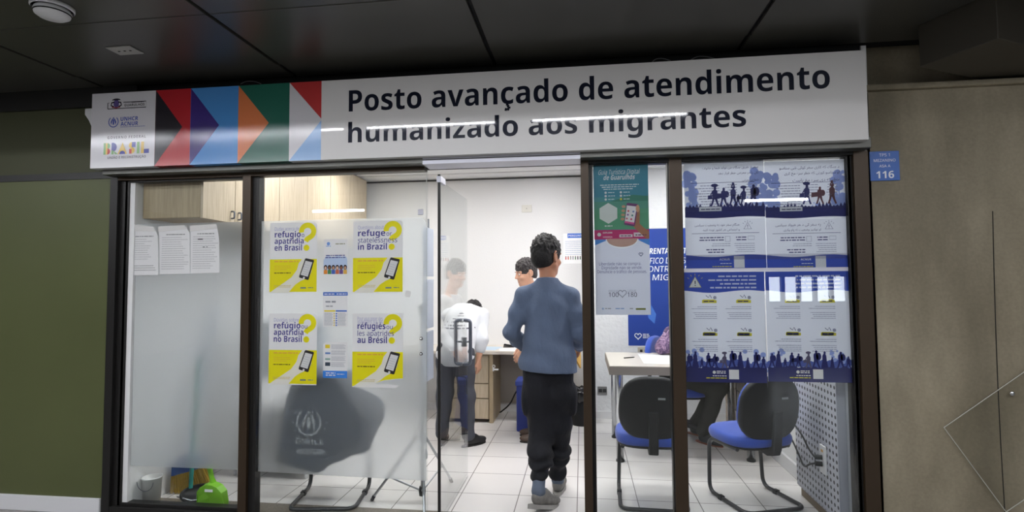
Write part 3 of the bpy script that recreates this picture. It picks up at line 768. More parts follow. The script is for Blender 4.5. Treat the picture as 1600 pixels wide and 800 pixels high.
# --- the four question-mark posters
def question_poster(box, split, small, l1, l1s, l2, l3, label, torn=False):
    q = px2(PY); (xa, za), (xb, zb) = q(box[0], box[1]), q(box[2], box[3]); W, H = xb-xa, zb-za
    def P(u, v): return (xa+W*u, za+H*v)
    cor = [P(0, 0), P(0.94, 0), P(1, 0.03), P(1, 1), P(0, 1)]
    if torn: cor = [P(0, 0), P(1, 0), P(1, 0.875), P(0.84, 0.885), P(0.62, 0.905), P(0.45, 0.945), P(0.5, 0.955), P(0.7, 0.95), P(0.93, 0.965), P(0.86, 1.0), P(0, 1)]
    t = sheet('question_poster', cor, PY, W_, label, 'poster', 'yellow question mark posters')
    sp = split
    p = Print(PY)
    low = [P(0, sp), P(1, sp), P(1, 0.985), P(0, 0.985)] if not torn else [P(0, sp), P(1, sp), P(1, 0.87), P(0.84, 0.88), P(0.62, 0.9), P(0.42, 0.945), P(0.0, 0.985)]
    p.poly(low, YEL, 1); p.build('yellow_panel', t)
    p = Print(PY)                                                   # question mark
    path = [P(0.80+0.13*math.cos(R(a))*1.0, 0.135-0.088*math.sin(R(a))) for a in range(190, -61, -10)] + [P(0.79, 0.245), P(0.765, 0.275)]
    p.stroke(path, W*0.105, YEL, 1); p.disc(*P(0.78, 0.366), W*0.062, YEL, 1); p.build('question_mark', t)
    p = Print(PY)
    for i, s_ in enumerate(small):
        x, z = P(0.10, 0.118-0.0*(i)+0.04*i-(0.02 if len(small) > 1 else 0)); p.text(s_, x, z, VIL, width=W*(0.52 if len(small) < 2 else 0.5), size=W*0.1, style='sans')
    p.build('subheading', t); p = Print(PY)
    x, z = P(0.10, 0.213); p.text(l1, x, z, VIO, width=W*(0.555 if len(l1) > 6 else 0.55), style='bold', size=W*0.165)
    x, z = P(0.675, 0.213); p.text(l1s, x, z, VIO, size=W*0.115, style='sans')
    p.build('headline', t); p = Print(PY)
    wd = {'statelessness': 0.79, 'les apatrides': 0.72}.get(l2, 0.62)
    x, z = P(0.10, 0.305); p.text(l2, x, z, VIO, width=W*wd, size=W*(0.155 if wd < 0.7 else 0.135), style='sans' if wd > 0.7 else 'bold')
    p.build('headline', t); p = Print(PY)
    x, z = P(0.10, 0.402); p.text(l3, x, z, VIO, width=W*0.585, size=W*0.165, style='bold'); p.build('headline', t)
    p = Print(PY)                                                   # arm, hand and telephone picture
    arm = [P(0.03, 0.985), P(0.10, 0.95), P(0.3, 0.86), P(0.47, 0.78), P(0.58, 0.68), P(0.62, 0.585), P(0.70, 0.515), P(0.76, 0.50), P(0.9, 0.6), P(0.89, 0.70), P(0.86, 0.755), P(0.78, 0.80), P(0.66, 0.835), P(0.55, 0.885), P(0.42, 0.985)]
    if torn: arm = arm[:12]+[P(0.66, 0.845), P(0.55, 0.905), P(0.44, 0.945), P(0.40, 0.985)]
    p.poly(arm, W_, 2)
    p.build('arm_picture', t)
    p = Print(PY)
    p.poly([P(0.775, 0.513), P(0.93, 0.538), P(0.945, 0.55), P(0.835, 0.812), P(0.815, 0.82), P(0.64, 0.785), P(0.63, 0.77), P(0.755, 0.52)], DK, 3)
    p.poly([P(0.765, 0.548), P(0.91, 0.572), P(0.815, 0.775), P(0.665, 0.745)], ink(236, 237, 240), 4)
    for k in range(5): a = P(0.735-0.017*k, 0.60+0.03*k); b = P(0.86-0.017*k, 0.622+0.03*k); p.stroke([a, b], H*-0.004, ink(190, 192, 198), 5)
    p.disc(*P(0.735, 0.79), W*0.022, W_, 5); p.build('telephone_picture', t)
    p = Print(PY)
    x0, x1 = P(0.10, 0)[0], P(0.64, 0)[0]
    p.words(x0, x1, P(0, 0.565)[1], H*-0.018, ORG, 2, 3, 0)
    for k in range(3): p.words(x0, P(0.5-0.04*k, 0)[0], P(0, 0.625+0.025*k)[1], H*-0.009, ink(228, 200, 70), 2, k)
    p.words(x0, P(0.45, 0)[0], P(0, 0.725)[1], H*-0.013, ink(110, 96, 40), 2, 9, 0)
    for k in range(2): p.words(x0, P(0.5, 0)[0], P(0, 0.90+0.02*k)[1], H*-0.007, ink(206, 190, 120), 3, k+5)
    if not torn: p.words(P(0.66, 0)[0], P(0.78, 0)[0], P(0, 0.94)[1], H*-0.02, ink(120, 130, 140), 2, 2, 0); p.words(P(0.82, 0)[0], P(0.93, 0)[0], P(0, 0.935)[1], H*-0.012, ink(120, 130, 140), 2, 6, 0)
    p.build('small_print', t)
question_poster((422.5, 348, 494.5, 457.5), 0.525, ['Dudas acerca de'], 'refugio', 'o', 'apatridia', 'en Brasil', 'poster reading refugio o apatridia en Brasil with a yellow question mark')
question_poster((552, 345.5, 629, 457.5), 0.515, ['Questions about'], 'refuge', 'or', 'statelessness', 'in Brazil', 'poster reading refuge or statelessness in Brazil with yellow question mark')
question_poster((421, 489.5, 494.5, 602), 0.515, ['Dúvidas sobre'], 'refúgio', 'ou', 'apatridia', 'no Brasil', 'poster reading refúgio ou apatridia no Brasil with a yellow question mark')
question_poster((551, 489.5, 629.5, 606.5), 0.52, ['Pour vous poser des', 'questions sur les'], 'réfugiés', 'ou', 'les apatrides', 'au Brésil', 'poster reading réfugiés ou les apatrides au Brésil, torn at its lower corner', True)

# --- three leaflets between them
q = px2(PY)
def rectpx(a, b, c, d): (x0, z0), (x1, z1) = q(a, b), q(c, d); return x0, x1, z1, z0
x0, x1, z0, z1 = rectpx(506, 374, 542.5, 428); W, H = x1-x0, z1-z0
t = sheet('leaflet', [(x0, z0), (x1, z0), (x1, z1), (x0, z1)], PY, ink(240, 242, 246), 'small leaflet with a drawn row of people, between the two upper question posters', 'leaflet', 'leaflets on the frosted pane')
p = Print(PY); p.rect(x0, x1, z0, z0+H*0.42, ink(196, 212, 238), 1)
for k, (u, r_) in enumerate(((0.2, 0.16), (0.42, 0.12), (0.62, 0.17), (0.86, 0.13))): p.disc(x0+W*u, z0+H*0.42, W*r_, ink(196, 212, 238), 1)
sk = [(236, 150, 60), (92, 150, 96), (80, 110, 190), (214, 120, 90), (120, 90, 150), (236, 190, 90)]
for k in range(6):
    u = x0+W*(0.09+0.165*k); p.rect(u-W*0.075, u+W*0.075, z0, z0+H*0.12, ink(*sk[k]), 2); p.disc(u, z0+H*0.19, W*0.075, ink(40, 34, 44), 3, W*0.1); p.disc(u, z0+H*0.175, W*0.048, ink(*[(232, 196, 170), (150, 104, 80), (206, 160, 130)][k % 3]), 4, W*0.065)
p.build('people_picture', t)
p = Print(PY); p.words(x0+W*0.1, x0+W*0.9, z0+H*0.52, H*0.025, VIO, 2, 2, 0); p.words(x0+W*0.08, x0+W*0.92, z0+H*0.46, H*0.025, VIO, 2, 3, 0)
p.disc(x0+W*0.2, z0+H*0.87, W*0.07, ink(120, 160, 216), 2); p.words(x0+W*0.1, x0+W*0.3, z0+H*0.79, H*0.02, ink(120, 160, 216), 2, 1, 0); p.words(x0+W*0.5, x0+W*0.9, z0+H*0.85, H*0.025, ink(150, 150, 120), 2, 5, 0); p.build('heading', t)
x0, x1, z0, z1 = rectpx(505, 456.5, 543, 511); W, H = x1-x0, z1-z0
t = sheet('leaflet', [(x0, z0), (x1, z0), (x1, z1), (x0, z1)], PY, ink(240, 242, 246), 'small leaflet with blue top band and two text columns, middle of the three leaflets', 'leaflet', 'leaflets on the frosted pane')
p = Print(PY); p.rect(x0, x1, z1-H*0.10, z1, ink(76, 120, 200), 1); p.words(x0+W*0.05, x0+W*0.46, z1-H*0.07, H*0.03, W_, 2, 3, 0); p.words(x0+W*0.55, x0+W*0.95, z1-H*0.07, H*0.03, W_, 2, 4, 0); p.build('top_band', t)
p = Print(PY); p.words(x0+W*0.1, x0+W*0.55, z0+H*0.70, H*0.045, GRY, 2, 3, 0); p.words(x0+W*0.12, x0+W*0.4, z0+H*0.58, H*0.03, GRY, 2, 3, 0)
p.rect(x0+W*0.05, x0+W*0.5, z0+H*0.44, z0+H*0.48, ink(240, 216, 60), 1); p.rect(x0+W*0.52, x0+W*0.97, z0+H*0.44, z0+H*0.48, ink(76, 120, 200), 1)
for k in range(11):
    p.words(x0+W*0.06, x0+W*0.42, z0+H*(0.39-0.034*k), H*0.012, ink(170, 172, 178), 2, k); p.words(x0+W*0.6, x0+W*0.95, z0+H*(0.39-0.034*k), H*0.012, ink(170, 172, 178), 2, k+30)
for k in range(6): p.disc(x0+W*0.46, z0+H*(0.38-0.066*k), W*0.025, ink(236, 206, 60), 2); p.disc(x0+W*0.55, z0+H*(0.38-0.066*k), W*0.03, ink(76, 120, 200), 2)
p.build('small_print', t)
x0, x1, z0, z1 = rectpx(505, 534.5, 542.5, 591); W, H = x1-x0, z1-z0
t = sheet('leaflet', [(x0, z0), (x1, z0), (x1, z1), (x0+W*0.1, z1), (x0, z1-H*0.06)], PY, ink(240, 242, 246), 'small leaflet with blue bottom band and coloured square icons, lowest of the three leaflets', 'leaflet', 'leaflets on the frosted pane')
p = Print(PY); p.rect(x0, x1, z0, z0+H*0.2, ink(70, 140, 222), 1); p.words(x0+W*0.12, x0+W*0.52, z0+H*0.12, H*0.035, W_, 2, 3, 0); p.words(x0+W*0.12, x0+W*0.52, z0+H*0.06, H*0.035, W_, 2, 4, 0); p.words(x0+W*0.58, x0+W*0.88, z0+H*0.1, H*0.02, W_, 2, 5, 0); p.build('bottom_band', t)
p = Print(PY)
for k, cc in enumerate(((240, 214, 70), (110, 140, 190), (150, 180, 170), (66, 76, 92))):
    zz = z0+H*(0.83-0.165*k); p.rect(x0+W*0.09, x0+W*(0.30 if k else 0.28), zz, zz+H*(0.1 if k in (0, 3) else 0.05), ink(*cc), 1)
    for j in range(5): p.words(x0+W*0.34, x0+W*0.95, zz+H*(0.09-0.027*j), H*0.011, ink(176, 178, 184), 2, k*7+j)
p.build('small_print', t)

# --- three typed sheets stuck over the left pane
SK = ink(246, 246, 246)
defs = [((201, 430.5), (247.5, 429.5), [(203, 354.5), (241.5, 356.5), (247, 369)], (199, 350), 'typed white notice sheet nearest the olive wall, curled at its taped top'),
        ((249.5, 428.5), (297, 427.5), [(248.5, 355.5), (290, 353.5), (296.5, 364)], None, 'typed white notice sheet in the middle of the three on the left pane'),
        ((298, 427.5), (343, 426), [(298, 354.5), (339, 352), (342.5, 375)], None, 'typed white notice sheet of the three nearest the mullion, with one bold dark line')]
for i, (bl, br, top, curl, lab) in enumerate(defs):
    cor = [q(*bl), q(*br), q(*top[2]), q(*top[1]), q(*top[0])]
    t = sheet('notice_sheet', cor, PY, SK, lab, 'notice', 'typed notice sheets on the left pane')
    xa, xb = q(*bl)[0]+0.012, q(*br)[0]-0.012; zt, zb_ = q(*top[1])[1]-0.06, q(*bl)[1]+0.012
    p = Print(PY); p.words(xa+0.03, xb-0.03, zt+0.004, 0.006, ink(150, 150, 152), 2, i+40, 0); p.build('heading', t)
    p = Print(PY); n = 15
    for k in range(n):
        if i == 0 and 9 < k < 12: continue
        z = zt-0.014-(zt-zb_-0.02)*k/n
        p.words(xa+(0.02 if i == 0 and k > 11 else 0), xb if not (i == 0 and k < 10) else xb-0.03*random.random()-0.03, z, 0.0035, ink(186, 186, 188) if i != 0 or k < 11 else ink(140, 140, 142), 2, i*20+k, 0.3)
    if i == 2: p.rect(xa+0.035, xa+0.07, zt-0.032, zt-0.025, ink(80, 80, 82), 3); p.rect(xa+0.07, xa+0.085, zt-0.082, zt-0.077, ink(110, 110, 112), 3); p.rect(xa+0.095, xa+0.105, zt-0.082, zt-0.077, ink(110, 110, 112), 3)
    p.build('small_print', t)
    # the folded strip of tape at the top
    a, b = q(*top[0]), q(*top[1])
    MB().prism([(a[0]-0.004, PY-0.0012, a[1]-0.03), (b[0]+0.004, PY-0.0012, b[1]-0.02), (b[0], PY-0.008, b[1]+0.008), (a[0]-(0.012 if i == 0 else 0), PY-0.008, a[1]+(0.022 if i == 0 else 0.006))], (0, -0.0008, 0), ink(232, 231, 229)).build('folded_top', t)
# tape bits on the frosted pane
for px, py, lab in ((637, 459, 'torn white tape scrap on the frosted pane beside the English poster'),):
    x, z = q(px, py); cor = [(x-0.02, z-0.018), (x+0.016, z-0.022), (x+0.022, z+0.014), (x-0.012, z+0.02)]
    o = MB().prism([(c[0], PY, c[1]) for c in cor], (0, 0.0006, 0), ink(244, 240, 232)).build('tape_scrap'); tag(o, lab, 'tape')
x, z = q(365.5, 455)

# --- poster pair in the narrow pane beside the doorway (inside the glass)
QY = GY+0.006
q = px2(QY)
def rp(a, b, c, d): (x0, z0), (x1, z1) = q(a, b), q(c, d); return x0, x1, z1, z0
x0, x1, z0, z1 = rp(927, 257.5, 1014.5, 373); W, H = x1-x0, z1-z0
t = sheet('tourism_poster', [(x0, z0), (x1, z0), (x1, z1), (x0, z1)], QY, ink(86, 150, 166), 'teal tourist guide poster picturing a hand with a telephone, in the narrow pane', 'poster')
p = Print(QY)
bands = [(0.56, 1.0, (72, 146, 168)), (0.50, 0.56, (88, 158, 164)), (0.40, 0.50, (96, 160, 140)), (0.13, 0.40, (98, 166, 130))]
for a, b, cc in bands: p.rect(x0, x1, z0+H*a, z0+H*b, ink(*cc), 1)
p.poly([(x0+W*0.55, z0+H*0.55), (x0+W*0.72, z0+H*0.585), (x0+W*0.88, z0+H*0.57), (x1, z0+H*0.565), (x1, z0+H*0.5), (x0+W*0.3, z0+H*0.5)], ink(70, 140, 120), 2); p.build('landscape_picture', t)
p = Print(QY); p.rect(x0, x1, z0, z0+H*0.125, ink(206, 62, 122), 2)
p.disc(x0+W*0.09, z0+H*0.065, W*0.035, W_, 3); p.text('EXPLORE', x0+W*0.16, z0+H*0.078, W_, width=W*0.17, style='bold', layer=3); p.text('CONHEÇA', x0+W*0.16, z0+H*0.022, W_, width=W*0.17, style='bold', layer=3)
p.rect(x0+W*0.46, x0+W*0.70, z0+H*0.025, z0+H*0.062, ink(236, 226, 232), 3); p.rect(x0+W*0.72, x0+W*0.97, z0+H*0.03, z0+H*0.085, ink(236, 226, 232), 3); p.words(x0+W*0.48, x0+W*0.68, z0+H*0.037, H*0.012, ink(120, 70, 100), 4, 3, 0); p.words(x0+W*0.75, x0+W*0.95, z0+H*0.045, H*0.014, ink(120, 70, 100), 4, 4, 0); p.build('pink_band', t)
p = Print(QY); p.text('Guia Turística Digital', x0+W*0.085, z0+H*0.862, W_, width=W*0.75, size=W*0.125, style='sans', shear=0.2, layer=3); p.text('de Guarulhos', x0+W*0.18, z0+H*0.79, W_, width=W*0.57, size=W*0.125, style='bold', shear=0.2, layer=3); p.build('heading', t)
p = Print(QY)
for k in range(3): p.words(x0+W*(0.12+0.03*k), x0+W*(0.83-0.05*k), z0+H*(0.715-0.028*k), H*0.012, ink(226, 238, 240), 3, k, 0)
for k in range(3):
    for u in (0.22, 0.50): p.disc(x0+W*u, z0+H*(0.62-0.045*k), W*0.022, W_ if not (k == 2 and u > 0.4) else ink(226, 216, 70), 3); p.words(x0+W*(u+0.045), x0+W*(u+0.18), z0+H*(0.615-0.045*k), H*0.011, ink(220, 236, 236), 3, k+8)
p.build('small_print', t)
p = Print(QY); cx, cz, r_ = x0+W*0.265, z0+H*0.345, W*0.195
p.poly([(cx+r_*math.sin(R(60*k))*0.96, cz+r_*math.cos(R(60*k))) for k in range(6)], W_, 3); p.words(cx-W*0.07, cx+W*0.07, z0+H*0.17, H*0.014, W_, 3, 4, 0); p.build('white_hexagon', t)
p = Print(QY); skn = ink(206, 160, 132); sks = ink(176, 122, 96)
def U(u, v): return (x0+W*u, z0+H*(1-v))
p.poly([U(0.79, 0.58), U(0.84, 0.62), U(0.83, 0.80), U(0.90, 0.85), U(1.0, 0.905), U(1.0, 1.0), U(0.93, 0.99), U(0.78, 0.885), U(0.72, 0.84), U(0.7, 0.7)], sks, 4)
for k in range(4): p.disc(*U(0.545-0.008*k, 0.57+0.055*k), W*0.035, skn, 4, W*0.026)
p.disc(*U(0.80, 0.60), W*0.035, skn, 6, W*0.07); p.build('hand_picture', t)
p = Print(QY); p.poly([U(0.60, 0.535), U(0.62, 0.522), U(0.80, 0.54), U(0.81, 0.56), U(0.745, 0.825), U(0.72, 0.835), U(0.555, 0.81), U(0.55, 0.79)], ink(120, 70, 120), 5); p.poly([U(0.605, 0.555), U(0.785, 0.575), U(0.725, 0.81), U(0.56, 0.785)], ink(236, 232, 240), 6)
p.poly([U(0.567, 0.762), U(0.733, 0.785), U(0.725, 0.81), U(0.56, 0.785)], ink(206, 90, 150), 7)
for (u, v, cc) in ((0.63, 0.63, (206, 90, 90)), (0.72, 0.64, (120, 140, 190)), (0.62, 0.68, (150, 110, 170)), (0.70, 0.69, (90, 150, 140)), (0.6, 0.73, (206, 120, 130)), (0.68, 0.74, (216, 90, 120))): p.disc(*U(u, v), W*0.018, ink(*cc), 7)
p.build('telephone_picture', t)
x0, x1, z0, z1 = rp(929.5, 373.5, 1017, 492); W, H = x1-x0, z1-z0
t = sheet('shirt_poster', [(x0, z0), (x1, z0), (x1, z1), (x0, z1)], QY, ink(214, 216, 226), 'pale poster picturing a white shirt with a heart and the numbers 100 and 180', 'poster')
p = Print(QY); BL = ink(84, 146, 214)
p.poly([U(0, 0), U(0.24, 0), U(0.22, 0.02), U(0.0, 0.085)], BL, 1); p.poly([U(0.78, 0), U(1, 0), U(1, 0.095), U(0.82, 0.03)], BL, 1)
p.poly([U(0.22, 0)]+[U(0.5-0.28*math.cos(R(a)), 0.005+0.105*math.sin(R(a))) for a in range(0, 181, 12)]+[U(0.78, 0)], ink(196, 160, 146), 2)
p.stroke([U(0.5-0.29*math.cos(R(a)), 0.005+0.115*math.sin(R(a))) for a in range(0, 181, 12)], W*0.02, ink(232, 233, 238), 3); p.build('shirt_picture', t)
def heart(cx, cz, r): return [(cx+r*1.0*math.sin(R(a))**3, cz+r*(0.8125*math.cos(R(a))-0.3125*math.cos(R(2*a))-0.125*math.cos(R(3*a))-0.0625*math.cos(R(4*a)))) for a in range(0, 360, 12)]
p = Print(QY); TX = ink(88, 90, 140)
p.stroke(heart(x0+W*0.84, z0+H*0.79, W*0.036), W*0.012, ink(80, 90, 120), 2, close=True); p.build('heart_badge', t)
p = Print(QY)
for i, (s_, a, b) in enumerate((('Liberdade não se compra.', 0.07, 0.84), ('Dignidade não se vende.', 0.12, 0.86), ('Denuncie o tráfico de pessoas.', 0.04, 0.94))): p.text(s_, *U(a, 0.35+0.052*i), TX, width=W*(b-a), size=W*0.078, style='sans')
p.build('slogan', t)
p = Print(QY)
p.text('DISQUE', *U(0.24, 0.70), ink(150, 152, 166), width=W*0.17, style='sans'); p.text('LIGUE', *U(0.59, 0.70), ink(150, 152, 166), width=W*0.15, style='sans')
p.text('100', *U(0.24, 0.765), ink(60, 62, 84), width=W*0.18, style='sans', size=W*0.115); p.text('180', *U(0.585, 0.765), ink(60, 62, 84), width=W*0.17, style='sans', size=W*0.115)
p.stroke(heart(x0+W*0.49, z0+H*0.28, W*0.075), W*0.014, ink(140, 142, 156), 2, close=True); p.build('telephone_numbers', t)
p = Print(QY); p.disc(*U(0.13, 0.92), W*0.02, ink(150, 170, 200), 2); p.words(x0+W*0.17, x0+W*0.30, z0+H*0.075, H*0.014, GRY, 2, 4, 0); p.words(x0+W*0.36, x0+W*0.52, z0+H*0.075, H*0.014, ink(130, 160, 200), 2, 5, 0); p.words(x0+W*0.62, x0+W*0.68, z0+H*0.075, H*0.014, GRY, 2, 6, 0); p.rect(x0+W*0.73, x0+W*0.91, z0+H*0.065, z0+H*0.088, ink(120, 126, 60), 2); p.build('sponsor_logos', t)

# --- the blue posters in Persian filling the wide pane
NAVY = ink(40, 44, 104); BLU = ink(58, 82, 176); PB = ink(150, 166, 218); PW = ink(222, 224, 232); PT = ink(60, 62, 110); PG = ink(150, 152, 172); HI = ink(216, 206, 70)
def wave(x0, x1, z, amp, n=24, ph=0.0): return [(x0+(x1-x0)*i/n, z+amp*math.sin(ph+2*math.pi*1.15*i/n)) for i in range(n+1)]
def walker(p, x, z, h, m, kind, layer=3):
    """silhouette of a walking figure, one outline per body plus what it carries"""
    p.disc(x+h*0.02, z+h*0.92, h*0.065, m, layer, h*0.08)
    if kind == 4: body = [(-.05, .86), (.06, .86), (.11, .74), (.13, .45), (.21, .04), (.10, .0), (-.14, .0), (-.20, .05), (-.12, .45), (-.11, .74)]
    else: body = [(-.04, .86), (.06, .86), (.13, .78), (.14, .60), (.11, .46), (.14, .26), (.22, .02), (.14, .0), (.04, .25), (-.01, .38), (-.06, .22), (-.14, .0), (-.22, .03), (-.13, .28), (-.11, .48), (-.13, .62), (-.12, .78)]
    p.poly([(x+a*h, z+b*h) for a, b in body], m, layer)
    if kind == 0: p.disc(x, z+h*1.06, h*0.17, m, layer, h*0.09); p.poly([(x-h*.34, z+h*.36), (x-h*.12, z+h*.38), (x-h*.12, z+h*.58), (x-h*.33, z+h*.56)], m, layer); p.stroke([(x-h*.10, z+h*.76), (x-h*.2, z+h*.57)], h*.05, m, layer)
    elif kind == 1: p.disc(x+h*0.16, z+h*0.64, h*0.13, m, layer, h*0.18); p.poly([(x-h*.46, z+h*.40), (x-h*.1, z+h*.44), (x-h*.1, z+h*.70), (x-h*.44, z+h*.66)], m, layer)
    elif kind == 2: p.disc(x+h*.01, z+h*1.12, h*0.06, m, layer, h*.07); p.stroke([(x-h*.07, z+h*.9), (x-h*.05, z+h*1.04), (x+h*.06, z+h*1.04), (x+h*.09, z+h*.9)], h*.06, m, layer)
    elif kind == 3: p.disc(x+h*0.14, z+h*0.66, h*0.14, m, layer, h*0.21)
def grove(p, xa, xb, z, h, m, seed, layer=1):
    rn = random.Random(seed)
    for k in range(26):
        p.disc(rn.uniform(xa, xb), z+h*rn.random()**1.3, h*rn.uniform(0.05, 0.13), m, layer, n=9)
    p.rect(xa+(xb-xa)*0.4, xa+(xb-xa)*0.5, z-h*0.2, z+h*0.5, m, layer)
def triangle_sign(p, cx, cz, r, edge, fill, mark, layer=2):
    T = lambda s: [(cx, cz+r*s), (cx+r*0.95*s, cz-r*0.75*s), (cx-r*0.95*s, cz-r*0.75*s)]
    if fill: p.poly(T(1), fill, layer)
    p.stroke(T(1), r*0.14, edge, layer+1, close=True); p.rect(cx-r*0.07, cx+r*0.07, cz-r*0.2, cz+r*0.35, mark, layer+1); p.disc(cx, cz-r*0.45, r*0.09, mark, layer+1, n=10)
    for a in (-60, -30, 0, 30, 60): p.stroke([(cx+r*1.15*math.sin(R(a)), cz+r*0.2+r*1.0*math.cos(R(a))), (cx+r*1.4*math.sin(R(a)), cz+r*0.2+r*1.3*math.cos(R(a)))], r*0.1, edge, layer)
TOPTXT = [['سفر از طریق جنگل می تواند شما و خانواده', 'تان را در معرض خطر قرار دهد', 'شما در معرض'], ['د جنگل له لاری سفر کولی شی ستاسو', 'او ستاسو کورنی له خطر سره مخ کری', 'خطر له دی سره مخ یاست']]
MIDTXT = [['هنگام سفر خود به وضعیت سیاسی', 'و اجتماعی هر کشور توجه کنید'], ['په سفر کی د هر هیواد سیاسی', 'او تولنیز وضعیت ته پام وکری']]
boxes = [(1069.5, 1194.5), (1195, 1321.5)]
for i, (pa, pb) in enumerate(boxes):
    side = ('Persian', 'nearer the bronze mullion') if i == 0 else ('Pashto', 'nearer the perforated panel')
    x0, x1 = q(pa, 300)[0], q(pb, 300)[0]; W = x1-x0
    # top: people walking through a forest
    z1, z0 = q((pa+pb)/2, 250.5)[1], q((pa+pb)/2, 341.5)[1]; H = z1-z0
    t = sheet('forest_poster', [(x0, z0), (x1, z0), (x1, z1), (x0, z1)], QY, PW, 'upper poster of people carrying bags through a dark blue forest, %s' % side[1], 'poster', 'Persian warning posters in the wide pane')
    p = Print(QY)
    for k, u in enumerate((0.03, 0.97)): grove(p, x0+W*max(0, u-0.12), x0+W*min(1, u+0.12), z0+H*0.18, H*0.62, PB, k+i*5)
    grove(p, x0+W*0.40, x0+W*0.95, z0+H*0.15, H*0.22, PB, 9+i)
    rn = random.Random(3+i)
    pts = [(x0, z0)]; n = 46
    for k in range(n+1): pts.append((x0+W*k/n, z0+H*(0.20+(0.10*rn.random() if k % 2 else 0))))
    pts += [(x1, z0)]; pts += [(a, b) for a, b in wave(x1, x0, z0+H*0.02, H*0.012)]
    p.poly(pts, NAVY, 2)
    fm = NAVY if i == 0 else ink(92, 52, 60)
    for k, (u, hh, kd) in enumerate(((0.38, 0.34, 0), (0.49, 0.32, 1), (0.61, 0.34, 2), (0.67, 0.2, 5), (0.74, 0.3, 0), (0.86, 0.36, 3)) if i == 0 else ((0.52, 0.34, 0), (0.68, 0.3, 1), (0.83, 0.34, 2))): walker(p, x0+W*u, z0+H*(0.21 if i == 0 else 0.24), H*hh, NAVY if i == 0 or k == 0 else fm, kd)
    p.build('forest_picture', t)
    p = Print(QY)
    for k, s_ in enumerate(TOPTXT[i]):
        p.text(s_, 0, z0+H*(0.855-0.095*k-(0.03 if k == 2 else 0)), PT, width=W*(0.70, 0.50, 0.20)[k] if i == 0 else W*(0.74, 0.68, 0.58)[k], style='farsi', layer=2, right=x0+W*0.93)
    p.rect(x0+W*0.08, x0+W*0.88, z0+H*0.615, z0+H*0.622, PT, 2); p.build('heading', t)
    p = Print(QY)
    for k in range(9): p.words(x0+W*0.12, x0+W*0.44, z0+H*(0.56-0.045*k), H*0.014, PG, 3, k+i*50, 0.3, True)
    for k in range(5): p.words(x0+W*0.50, x0+W*0.66, z0+H*(0.57-0.045*k), H*0.013, PG, 3, k+20, 0.3, True); p.words(x0+W*0.74, x0+W*0.9, z0+H*(0.57-0.045*k), H*0.013, PG, 3, k+33, 0.4, True)
    p.rect(x0+W*0.18, x0+W*0.46, z0+H*0.13, z0+H*0.20, PW, 4); p.words(x0+W*0.2, x0+W*0.44, z0+H*0.155, H*0.016, PT, 5, 5, 0, True); p.build('small_print', t)
    # middle: warning triangle
    z1, z0 = z0-0.001, q((pa+pb)/2, 421)[1]; H = z1-z0
    t = sheet('warning_poster', [(x0, z0), (x1, z0), (x1, z1), (x0, z1)], QY, PW, 'middle poster with a drawn warning triangle above a blue wave footer, %s' % side[1], 'poster', 'Persian warning posters in the wide pane')
    p = Print(QY); p.poly([(x0, z0), (x1, z0)]+wave(x1, x0, z0+H*0.27, H*0.022), BLU, 1)
    p.rect(x0+W*0.60, x0+W*0.73, z0+H*0.03, z0+H*0.265, W_, 2); p.text('ACNUR', x0+W*0.42, z0+H*0.18, W_, width=W*0.13, style='bold', layer=2); p.words(x0+W*0.43, x0+W*0.57, z0+H*0.11, H*0.014, W_, 2, 3, 0); p.words(x0+W*0.33, x0+W*0.57, z0+H*0.05, H*0.016, HI, 2, 4, 0); p.build('blue_footer', t)
    p = Print(QY); triangle_sign(p, x0+W*0.78, z0+H*0.845, H*0.075, PT, None, PT)
    for k, s_ in enumerate(MIDTXT[i]): p.text(s_, 0, z0+H*(0.86-0.095*k), PT, width=W*(0.56, 0.46)[k], style='farsi', layer=2, right=x0+W*0.68)
    p.rect(x0+W*0.08, x0+W*0.92, z0+H*0.71, z0+H*0.718, PT, 2); p.build('heading', t)
    p = Print(QY)
    p.stroke([(x0+W*0.78, z0+H*0.58), (x0+W*0.86, z0+H*0.58), (x0+W*0.86, z0+H*0.65), (x0+W*0.78, z0+H*0.65)], W*0.006, PG, 2, close=True); p.stroke([(x0+W*0.50, z0+H*0.55), (x0+W*0.56, z0+H*0.55), (x0+W*0.56, z0+H*0.65), (x0+W*0.50, z0+H*0.65)], W*0.006, PG, 2, close=True)
    for k in range(2): p.words(x0+W*0.62, x0+W*0.76, z0+H*(0.62-0.05*k), H*0.02, PT, 2, k, 0.1, True); p.words(x0+W*0.16, x0+W*0.48, z0+H*(0.62-0.05*k), H*0.02, PT, 2, k+7, 0.2, True); p.words(x0+W*0.22, x0+W*0.48, z0+H*(0.38-0.05*k), H*0.02, PT, 2, k+9, 0.3, True)
    for k in range(5): p.words(x0+W*0.60, x0+W*0.86, z0+H*(0.50-0.04*k), H*0.012, PG, 2, k+3, 0.2, True)
    for k in range(2): p.words(x0+W*0.32, x0+W*0.56, z0+H*(0.5-0.04*k), H*0.012, PG, 2, k+13, 0.3, True)
    p.build('small_print', t)
boxes = [(1068.5, 1196, 423.5, 597.5), (1197.5, 1328, 423, 597)]
